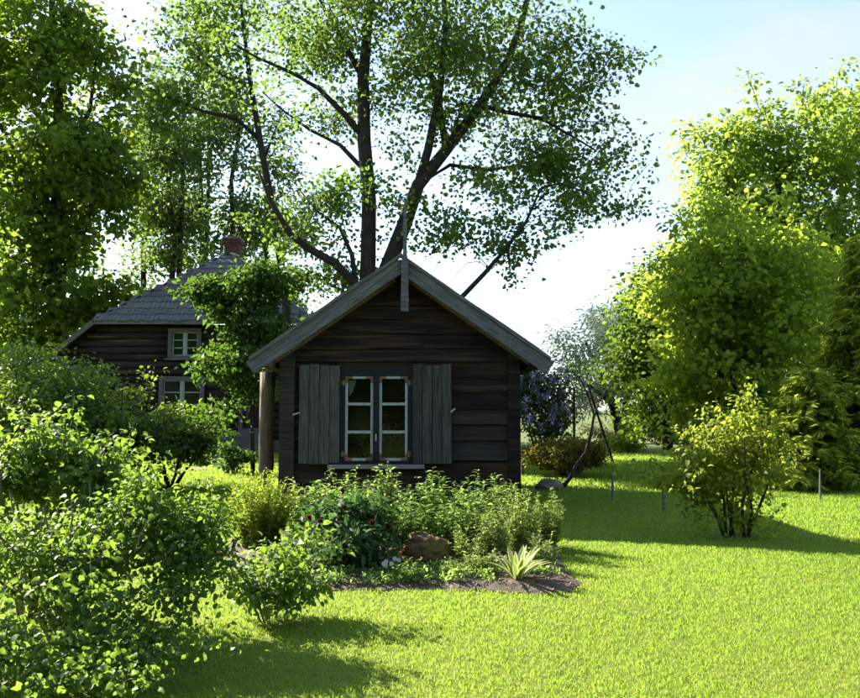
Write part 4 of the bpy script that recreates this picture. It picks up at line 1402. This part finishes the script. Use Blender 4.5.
plant('lilac_bush', 'pale lilac bush glimpsed under the bright maple branches', 'bush', base, fan_stems(base, 8, 1.2, 1.9, .03),
      [blob_px(700, 420, YK2, 30, 24, .9, 60)], 'leaf_shade', size=.10, per=20, spread=.16, along=.7, wood_name='stem', crown_name='foliage', extra=lilac_flowers(36, .10, 'petal_white'))

# clipped barberry
b = G(566, 476); YC = b.y; base = (b.x, YC, 0)
s_ = YC / F0
plant('barberry_bush', 'clipped round olive and red bush behind the crooked sapling', 'bush', base, fan_stems(base, 12, .45, .5, .02),
      [((b.x, YC, .40), (39 * s_, .6, .31), 300)], 'leaf_barberry', size=.055, per=40, spread=.06, lump=0, along=.9, shell=.3, r_tip=.002, wood_name='stem', crown_name='foliage',
      extra=lilac_flowers(14, .05, 'petal_red'))

# crooked sapling with its stone and props
b = G(562, 487); YG = b.y; base = (b.x, YG, 0)
stems = [(path_px([(562, 488), (570, 478), (576, 466), (586, 452), (591, 435), (594, 415), (588, 395), (578, 375), (572, 358)], YG), [.038, .034, .03, .027, .024, .021, .017, .012, .006]),
         (path_px([(593, 420), (600, 400), (612, 380)], YG, [0, .1, .2]), [.014, .01, .005]), (path_px([(588, 395), (570, 388), (556, 372)], YG, [0, -.1, -.2]), [.012, .009, .005])]
plant('crooked_sapling', 'crooked thin sapling with almost bare twigs beside a grey stone', 'tree', base, stems, [blob_px(585, 370, YG, 28, 26, .35, 26)], 'leaf_slender', size=.05, per=5, spread=.06, r_tip=.002, along=.6)
def stone(name, label, loc, r, mat, sub=3, seed=0, cat='stone'):
    import bmesh
    bm = bmesh.new(); bmesh.ops.create_icosphere(bm, subdivisions=sub, radius=1)
    for v in bm.verts:
        n_ = v.co.normalized()
        k = 1 + .28 * mnoise.noise(n_ * 1.3 + Vector((seed, 0, 0))) + .10 * mnoise.noise(n_ * 4 + Vector((seed, 5, 0))) + .05 * mnoise.noise(n_ * 9) + .025 * mnoise.noise(n_ * 22)
        q = n_ * k
        v.co = (q.x * r[0], q.y * r[1], max(q.z, -.55) * r[2])
    me = bpy.data.meshes.new(name); bm.to_mesh(me); bm.free()
    o = link(name, me, mat, None, True); o.location = loc
    return tag(o, label, cat)
g_ = G(549, 489)
stone('stone', 'low grey field stone at the foot of the crooked sapling', (g_.x, g_.y, .06), (.20, .17, .12), 'stone', seed=2)
def stake(label, p_lo, p_hi, r=.016, group='thin wooden stakes on the lawn', mat='wood_grey'):
    o = empty('wooden_stake', p_lo); tag(o, label, 'stake', group)
    d = Vector(p_hi) - Vector(p_lo)
    m = MB(); m.tube([-d * .04, d * .3, d * .7, d], [r, r * random.uniform(.9, 1.1), r, r * .8], 7); so = m.build('shaft', mat, o)
    m = MB(); m.tube([d, d * 1.03], [r * .8, r * .25], 7); m.build('tip', mat, o)
for (px, y0, y1, lab, r) in ((612.5, 501, 475, 'thin wooden stake on the lawn right of the crooked sapling', .018), (663.5, 512, 490, 'thin wooden stake beside the tips of the right shrub', .018),
                             (820, 502, 470, 'pale thin stake standing before the right edge conifers', .014), (522, 476, 446, 'pale wooden stake just right of the shed corner', .035)):
    g_ = G(px, y0); stake(lab, (g_.x, g_.y, 0), tuple(P(px, y1, g_.y)), r)
stake('slanting dark prop pole leaning beyond the clipped bush', (P(613, 455, 20).x, 20.0, 0), tuple(P(588, 385, 20.3)), .03, 'prop poles by the sapling', 'bark')
stake('upright dark pole behind the clipped bush', (P(574, 455, 19).x, 19.0, 0), tuple(P(574, 392, 19)), .03, 'prop poles by the sapling', 'bark')
# fallen branch under the conifer
g_ = G(800, 491)
m = MB(); m.tube([(-.5, .1, .02), (-.1, 0, .06), (.4, -.05, .03)], [.02, .025, .015], 6); m.tube([(-.1, 0, .06), (.1, .1, .2), (.15, .12, .32)], [.018, .014, .008], 5); m.tube([(-.3, .06, .03), (-.5, -.1, .16)], [.012, .006], 5)
o = m.build('fallen_branch', 'bark'); o.location = (g_.x, g_.y, 0); tag(o, 'dark fallen branch lying under the low conifer', 'branch')

# ================================================================== SHRUBS
# right shrub on the lawn
b = G(735, 538); YY = b.y
base = (b.x, YY, 0)
stems = []
for (x0, pts) in ((726, [(726, 537), (724, 500), (716, 465), (712, 430)]), (730, [(730, 538), (733, 495), (736, 450), (738, 415)]), (744, [(744, 538), (742, 505), (752, 470), (762, 440)]), (748, [(748, 539), (752, 510), (745, 470), (744, 430)]),
                  (722, [(724, 536), (712, 505), (694, 480), (672, 473)]), (746, [(747, 538), (760, 505), (774, 470), (778, 455)]), (734, [(734, 538), (728, 505), (724, 470), (728, 440)]), (728, [(727, 537), (708, 500), (690, 465), (684, 450)])):
    d = random.uniform(-.15, .15)
    stems.append((path_px(pts, YY, [d * .3, d, d * 1.8, d * 2.4]), [.016, .013, .009, .004]))
blobs = [blob_px(728, 450, YY, 45, 40, .42, 170), blob_px(755, 465, YY, 34, 38, .40, 110), blob_px(695, 470, YY, 34, 26, .35, 85), blob_px(738, 420, YY, 18, 26, .25, 36), blob_px(712, 505, YY, 28, 24, .3, 40), blob_px(750, 510, YY, 22, 26, .28, 40), blob_px(665, 478, YY, 20, 10, .15, 14)]
plant('leafy_shrub', 'slender many-stemmed leafy shrub standing alone on the right lawn', 'shrub', base, stems, blobs, 'leaf_right_shrub',
      size=.044, lump=6, lfrac=.5, shoots=.2, reach=1.7, whips=40, whip_len=.26, per=12, spread=.06, near=True, r_tip=.0018, thick=.010, aspect=.7, along=.7, single=80, wood_name='stem', crown_name='foliage', mat_wood='bark', sides_main=6)

# big bushes left of the path
def bush_px(label, px, base_y, lobes, n_st, mat, size, per, spread, single=0, **kw):
    g_ = G(px, base_y); Y = g_.y; base = (g_.x, Y, 0)
    top = max(l[0][2] + l[1][2] * .5 for l in [blob_px(*(q[:2]), Y, *q[2:]) for q in lobes])
    st = fan_stems(base, n_st, kw.pop('fan', .8), top, kw.pop('r0', .022))
    return plant('bush', label, 'bush', base, st, [blob_px(*(q[:2]), Y, *q[2:]) for q in lobes], mat, size, per, spread, single=single, wood_name='stem', crown_name='foliage', near=True, **kw)
bush_px('large rounded bush in front of the log house, left of the path', 120, 492, [(85, 410, 66, 42, 1.0, 170), (140, 440, 42, 38, .9, 130), (60, 440, 80, 55, 1.0, 150), (105, 470, 70, 30, .9, 80)], 12, 'leaf_mid', .066, 24, .11, lump=9, lfrac=.42, shoots=.2, reach=1.8, whips=45, whip_len=.5, r_tip=.003, along=.8)
bush_px('tall bush cut by the left picture edge', 20, 494, [(12, 405, 52, 50, .9, 160), (40, 372, 36, 22, .7, 55), (20, 450, 70, 50, .9, 110)], 10, 'leaf_mid', .066, 24, .11, lump=9, lfrac=.42, shoots=.2, reach=1.8, whips=45, whip_len=.5, r_tip=.003, along=.8)
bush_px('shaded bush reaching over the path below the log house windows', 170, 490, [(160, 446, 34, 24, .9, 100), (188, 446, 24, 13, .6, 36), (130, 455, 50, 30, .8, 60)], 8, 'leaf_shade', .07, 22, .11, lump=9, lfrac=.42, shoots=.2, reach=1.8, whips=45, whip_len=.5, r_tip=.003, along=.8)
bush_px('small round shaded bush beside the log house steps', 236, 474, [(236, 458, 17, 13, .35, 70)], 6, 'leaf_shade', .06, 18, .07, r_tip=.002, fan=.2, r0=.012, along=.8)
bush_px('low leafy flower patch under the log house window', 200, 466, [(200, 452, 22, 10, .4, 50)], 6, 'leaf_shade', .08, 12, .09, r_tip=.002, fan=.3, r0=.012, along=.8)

tx = (-11.2, 16.3, 0)  # unseen tree, added only to cast shade over the left bushes
plant('added_shade_tree', 'round tree standing just outside the left picture edge', 'tree', tx, fan_stems(tx, 4, 1.2, 6.2, .12), [((-11.2, 16.3, 5.2), (2.4, 2.4, 2.3), 260)], 'leaf_mid', size=.12, per=26, spread=.2, along=.7)

# front shrubs
bf = (-1.95, 4.55, 0)
st = fan_stems(bf, 16, .55, .85, .013)
blobs = [((-1.75, 4.45, .52), (.42, .40, .24), 110), ((-1.42, 4.6, .60), (.22, .30, .20), 80), ((-1.30, 4.5, .42), (.18, .30, .20), 60), ((-1.62, 4.6, .74), (.20, .2, .12), 30), ((-1.22, 4.6, .64), (.13, .2, .13), 36), ((-2.1, 4.5, .46), (.40, .40, .28), 80), ((-1.55, 4.2, .28), (.42, .35, .24), 85),
         ((-1.35, 4.1, .16), (.22, .3, .14), 36), ((-2.0, 4.0, .15), (.35, .3, .15), 50), ((-1.35, 3.75, .15), (.36, .25, .14), 60), ((-1.75, 3.8, .20), (.3, .25, .16), 50)]
plant('currant_bush', 'large sunlit leafy bush filling the lower left foreground', 'bush', bf, st, blobs, 'leaf_front', size=.031, per=17, spread=.055, near=True, r_tip=.0016, thick=.009, aspect=.74,
      along=.8, lump=7, lfrac=.42, shoots=.22, reach=1.8, whips=90, whip_len=.20, single=300, wood_name='stem', crown_name='foliage', mat_wood='bark_pale', sides_main=6, droop=.2)
bf2 = (-2.45, 5.2, 0)
st = fan_stems(bf2, 10, .35, 1.05, .013)
blobs = [((-2.35, 5.2, .92), (.36, .3, .20), 120), ((-2.1, 5.2, .80), (.26, .28, .20), 70), ((-2.7, 5.1, .75), (.35, .3, .26), 80), ((-2.3, 5.1, .50), (.45, .3, .22), 70)]
plant('currant_bush', 'taller leafy bush with bare pale stems at the left edge of the foreground', 'bush', bf2, st, blobs, 'leaf_front', size=.042, per=15, spread=.055, near=True, r_tip=.0016, thick=.009, aspect=.74,
      along=.75, lump=7, lfrac=.40, shoots=.25, reach=2.0, whips=40, whip_len=.26, single=160, wood_name='stem', crown_name='foliage', mat_wood='bark_pale', sides_main=6, droop=.2)
bf3 = (-.98, 5.15, 0)
st = fan_stems(bf3, 7, .22, .34, .008)
plant('currant_bush', 'small leafy bush with sunlit tips just before the flower bed corner', 'bush', bf3, st, [((-.93, 5.1, .27), (.24, .22, .17), 90), ((-.80, 5.0, .18), (.18, .2, .12), 40)], 'leaf_front', size=.036, lump=6, lfrac=.5, shoots=.25, reach=1.8, whips=14, whip_len=.16, per=14, spread=.045, near=True, r_tip=.0014, thick=.009, aspect=.74,
      along=.8, single=90, wood_name='stem', crown_name='foliage', mat_wood='bark_pale', sides_main=6, droop=.2)
g_ = G(-40, 600)
bf4 = (-2.3, 4.05, 0)
st = [([(-2.02, 3.9, -.02), (-2.1, 3.95, .25), (-2.2, 4.0, .45), (-2.4, 4.05, .6)], [.012, .011, .009, .006]), ([(-2.0, 3.92, -.02), (-2.06, 3.95, .25), (-2.14, 4.0, .45), (-2.3, 4.1, .7)], [.010, .009, .008, .005])]
plant('currant_bush', 'bare dark arching stems with few leaves at the lower left corner', 'bush', (-2.02, 3.9, 0), st, [((-2.4, 4.1, .62), (.3, .25, .15), 30)], 'leaf_front', size=.05, per=9, spread=.05, near=True, r_tip=.0016, thick=.009, aspect=.74,
      along=.7, wood_name='stem', crown_name='foliage', sides_main=6)

# ================================================================== FLOWER BED
# feathery yellow-green spirea
def frond_plant(name, label, base, n_st, spread, height, mat, lsize, per_m, aspect, up_arch=1.0, leaf_len=None, cat='plant', group=None, droop_l=.1, wood='stem_green', out=.8, r0=.004, wob=.04):
    root = empty(name, base); tag(root, label, cat, group)
    mb = MB(); C, A, N, Ls = [], [], [], []
    for i in range(n_st):
        a = random.uniform(0, 2 * math.pi); s = spread * math.sqrt(random.random())
        h = height * random.uniform(.68, 1.05) * (1 - .30 * (s / spread) ** 2)
        r_in = .45 * s
        pts = []
        for k in range(6):
            t = k / 5
            rr = r_in + (s - r_in) * t ** 1.5
            pts.append((math.cos(a) * rr + random.gauss(0, wob * .2), math.sin(a) * rr + random.gauss(0, wob * .2), h * t))
        mb.tube(pts, [r0 * (1 - .75 * k / 5) for k in range(6)], 4, cap=False)
        n_ = int(per_m * h)
        t = RNG.uniform(.12, 1, n_)
        pa = np.array(pts); x = t * 5; ii = np.minimum(x.astype(int), 4); fr_ = (x - ii)[:, None]
        c = pa[ii] * (1 - fr_) + pa[ii + 1] * fr_
        an = RNG.uniform(0, 2 * math.pi, n_)
        ax_ = np.stack([np.cos(an), np.sin(an), RNG.uniform(.1, 1.1, n_) * up_arch], 1)
        nn = np.stack([-np.cos(an) * .5, -np.sin(an) * .5, np.ones(n_)], 1) + RNG.normal(size=(n_, 3)) * .3
        C.append(c); A.append(ax_); N.append(nn); Ls.append(lsize * RNG.uniform(.7, 1.25, n_) * (1.15 - .55 * t))
    mb.build('stem', wood, root)
    C, A, N, Ls = map(np.concatenate, (C, A, N, Ls))
    leaf_obj('foliage', leaf_arrays(C, A, N, Ls, Ls * aspect, True, droop_l), mat, root)
    return root
g_ = G(262, 552)
frond_plant('spirea_bush', 'bright yellow green feathery bush at the left front corner of the shed', (g_.x, g_.y, 0), 150, .34, .74, 'leaf_spirea', .046, 150, .36, up_arch=1.3, r0=.004)

# peony with dark buds
g_ = G(345, 578); PB = (g_.x, g_.y + .28, 0.03)
def peony_extra(root, paths):
    pts = [(320, 521), (344, 507), (372, 522), (388, 526), (309, 517)]
    for k, (px, py) in enumerate(pts):
        w = P(px, py, PB[1] - .22 + .1 * (k % 2))
        q = np.array([w.x - PB[0], w.y - PB[1], w.z - PB[2]])
        m = 34
        d = unit(RNG.normal(size=(m, 3)))
        c = q + d * .008
        bud = leaf_obj('bud', leaf_arrays(c, np.cross(d, RNG.normal(size=(m, 3))), d, np.full(m, .022), np.full(m, .022)), 'petal_red', root, None)
        sm = MB(); sm.tube([tuple(q - [0, 0, .01]), (q[0] * .9, q[1] * .9, q[2] - .22)], [.003, .003], 5); sm.build('bud_stem', 'stem_green', root)
plant('peony_bush', 'dark green peony bush with dark red buds left of the mossy stone', 'bush', PB, fan_stems(PB, 26, .34, .46, .006), [((PB[0], PB[1], .30), (.44, .36, .28), 330), ((PB[0] - .05, PB[1] + .1, .42), (.34, .3, .16), 90)],
      'leaf_peony', size=.075, per=8, spread=.045, near=True, aspect=.36, along=.8, shell=.33, r_tip=.0015, thick=.008, wood_name='stem', crown_name='foliage', mat_wood='stem_green', extra=peony_extra, droop=.25, sides_main=5)

# upright leafy perennials in front of the shed wall
for px, Yp, n_, h_, sp_, lab in (
        (300, 7.85, 22, .60, .20, 'upright leafy perennial before the left corner post of the shed'),
        (320, 7.35, 26, .62, .20, 'upright leafy perennial behind the left half of the peony'),
        (343, 7.95, 30, .74, .24, 'tallest upright leafy perennial, below the left shutter'),
        (363, 7.30, 26, .62, .20, 'upright leafy perennial behind the right half of the peony'),
        (386, 7.85, 30, .72, .24, 'upright leafy perennial below the middle of the shed window'),
        (410, 7.15, 26, .58, .20, 'upright leafy perennial directly behind the mossy boulder'),
        (430, 7.90, 30, .70, .24, 'upright leafy perennial below the right shutter'),
        (448, 7.10, 26, .54, .20, 'upright leafy perennial behind the right end of the mossy boulder'),
        (468, 7.75, 30, .68, .24, 'upright leafy perennial below the bare boards right of the shutter'),
        (478, 7.15, 24, .54, .20, 'upright leafy perennial between the boulder and the pale feathery plants'),
        (502, 7.80, 28, .66, .22, 'upright leafy perennial before the right corner post of the shed')):
    x = (px - 430) / F0 * Yp
    frond_plant('phlox_plant', lab, (x, Yp, .03), n_, sp_, h_, 'leaf_phlox', .095, 58, .38, up_arch=.9, group='upright perennials before the shed wall', droop_l=.3, r0=.005)
# looser, paler plants at the right of the bed
for (px, py, n_, h_, sp, lab) in ((492, 566, 34, .46, .20, 'pale green bushy plant right beside the mossy stone'), (520, 556, 34, .60, .24, 'tall pale green feathery plant behind the striped plant'), (548, 552, 26, .52, .17, 'pale feathery plant at the right end of the bed'),
                                  (465, 572, 18, .34, .18, 'low pale green plant at the right foot of the mossy stone'), (505, 545, 24, .56, .2, 'pale green plant in the middle right of the bed'), (480, 580, 16, .22, .16, 'low pale plant left of the striped plant'), (545, 572, 18, .30, .15, 'low pale plant right behind the striped plant'),
                                  (450, 582, 12, .16, .13, 'lowest pale plant before the mossy stone')):
    g_ = G(px, py)
    frond_plant('columbine_plant', lab, (g_.x, g_.y, .03), n_, sp, h_, 'leaf_feather', .055, 150, .28, up_arch=.9, droop_l=.2, r0=.0035, group='pale feathery plants at the right of the bed')
# low weedy plants between
for (px, py, lab) in ((300, 575, 'low dark green plant at the left foot of the peony'), (410, 585, 'low green plant before the mossy stone')):
    g_ = G(px, py)
    frond_plant('low_plant', lab, (g_.x, g_.y, .03), 16, .14, .17, 'leaf_phlox', .05, 120, .3, group='low plants at the bed edge')

n_ = 5200
cx_, cy_ = RNG.uniform(-1.5, .98, n_), 5.98 + np.abs(RNG.normal(size=n_)) * .42
dens_ = np.array([mnoise.noise(Vector((a * 5, b * 5, 2))) + .5 * mnoise.noise(Vector((a * 13, b * 13, 7))) for a, b in zip(cx_, cy_)])
ok = in_poly(cx_, cy_, BED) & (dens_ > -.12) & ~((cx_ > .45) & (cy_ < 6.2))
cx_, cy_, dens_ = cx_[ok], cy_[ok], dens_[ok]
c = np.stack([cx_, cy_, np.array([soil_z(a, b) for a, b in zip(cx_, cy_)]) + RNG.random(len(cx_)) * (.03 + .08 * dens_.clip(0, 1))], 1)
l_ = RNG.uniform(.022, .055, len(c))
tag(leaf_obj('ground_cover', leaf_arrays(c, RNG.normal(size=c.shape) + [0, 0, .6], RNG.normal(size=c.shape) * .5 + [0, 0, 1], l_, l_ * .42, True), 'leaf_phlox', None),
    'low green weeds creeping between the flower bed plants', 'weeds', kind='stuff')
# mossy stone
g_ = G(424, 574)
stone('mossy_stone', 'rusty brown mossy boulder in the middle of the flower bed', (g_.x, g_.y + .2, .13), (.19, .17, .155), 'stone_mossy', 5, seed=9)

# striped strap-leaved plant
g_ = G(517, 586)
sp = empty('striped_plant', (g_.x, g_.y, .03)); tag(sp, 'striped cream and green strap-leaved plant at the front right of the bed', 'plant')
def strap_leaf(a, L, lift, w, bend):
    k = 7
    vs, fs = [], []
    dirx, diry = math.cos(a), math.sin(a)
    sxv, syv = -diry, dirx
    for i in range(k + 1):
        t = i / k
        r_ = .02 + L * t * math.cos(lift) + bend * L * t * t * .4
        z = L * t * math.sin(lift) - bend * L * t * t * .55
        ww = w * (math.sin(math.pi * min(1, .16 + t * .84)) ** .8) * .5 + .001
        for c in (-1, -.55, .55, 1):
            vs.append((dirx * r_ + sxv * ww * c, diry * r_ + syv * ww * c, max(z, -.02) + abs(c) * ww * .35))
    for i in range(k):
        for j in range(3):
            fs.append((i * 4 + j, i * 4 + j + 1, i * 4 + j + 5, i * 4 + j + 4))
    me = bpy.data.meshes.new('leaf'); me.from_pydata(vs, [], fs)
    me.materials.append(MATS['strap_green']); me.materials.append(MATS['strap_cream'])
    me.polygons.foreach_set('material_index', [0 if j == 1 else 1 for i in range(k) for j in range(3)])
    at = me.attributes.new('rnd', 'FLOAT', 'POINT')
    at.data.foreach_set('value', [random.random() * .3] * len(vs))
    link('leaf', me, None, sp, True)
for i in range(24):
    a = 2 * math.pi * i / 24 * 2.4 + random.uniform(-.3, .3)
    f = i / 24
    strap_leaf(a, random.uniform(.24, .36), R(82 - 38 * f + random.uniform(-6, 6)), random.uniform(.036, .05), random.uniform(.15, .5) + .25 * f)

# small flowers at the bed edge
def small_flower(name, label, px, py, hgt, mat, n_fl, fr_, group=None):
    g_ = G(px, py)
    root = empty(name, (g_.x, g_.y, .03)); tag(root, label, 'flower', group)
    st = MB()
    for i in range(n_fl):
        x, y, z = random.gauss(0, .035), random.gauss(0, .03), hgt * random.uniform(.7, 1.1)
        st.tube([(x * .3, y * .3, -.02), (x, y, z)], [.002, .0015], 4)
        m = 5
        an = np.arange(m) * 2 * math.pi / m + random.random()
        d = np.stack([np.cos(an), np.full(m, -.5), np.sin(an)], 1)
        leaf_obj('blossom', leaf_arrays(np.tile([[x, y - .002, z]], (m, 1)), d, np.tile([[0, -1.0, .3]], (m, 1)), np.full(m, fr_), np.full(m, fr_ * .9), True, 0.05, .1), mat, root, None)
    st.build('stem', 'stem_green', root)
    m = 40
    c = RNG.normal(size=(m, 3)) * [.05, .04, .02] + [0, 0, .05]
    leaf_obj('foliage', leaf_arrays(c, RNG.normal(size=(m, 3)) + [0, 0, .3], RNG.normal(size=(m, 3)) * .4 + [0, 0, 1], np.full(m, .035), np.full(m, .018), True), 'leaf_phlox', root)
small_flower('white_flower', 'small white flowers at the foot of the peony bush', 388, 580, .10, 'petal_white', 4, .022)
small_flower('white_flower', 'pair of small white flowers nearest the mossy stone', 397, 576, .11, 'petal_white', 2, .022)
small_flower('blue_flower', 'small deep blue flowers at the left end of the bed', 298, 583, .12, 'petal_blue', 2, .020)
small_flower('blue_flower', 'single deep blue flower above the small front bush', 307, 590, .10, 'petal_blue', 1, .020)
small_flower('orange_flower', 'orange flower between peony and mossy stone', 391, 575, .17, 'petal_orange', 2, .022)

# hedge that closes the garden behind the viewer; it is what the window panes mirror
for k, (x, y, w_, h_, lab) in enumerate(((-3.5, -7, 2.8, 6.0, 'tall hedge bush behind the viewer mirrored in the left panes'), (1.0, -8, 2.8, 6.4, 'tall hedge bush behind the viewer mirrored in the right panes'), (5.2, -7.5, 2.6, 5.6, 'tall hedge bush behind the viewer at the right'), (-17, -8, 3.2, 9.5, 'tallest hedge bush behind the viewer at the far left'), (-10, -8, 3.0, 7.5, 'hedge bush behind the viewer at the left'))):
    plant('hedge_bush', lab, 'bush', (x, y, 0), fan_stems((x, y, 0), 8, 1.6, h_ * .8, .04), [((x, y, h_ * .5), (w_, 1.2, h_ * .5), 160)], 'leaf_shade', size=.34, per=30, spread=.4, along=.8, lump=0, wood_name='stem', crown_name='foliage', group='hedge behind the viewer')
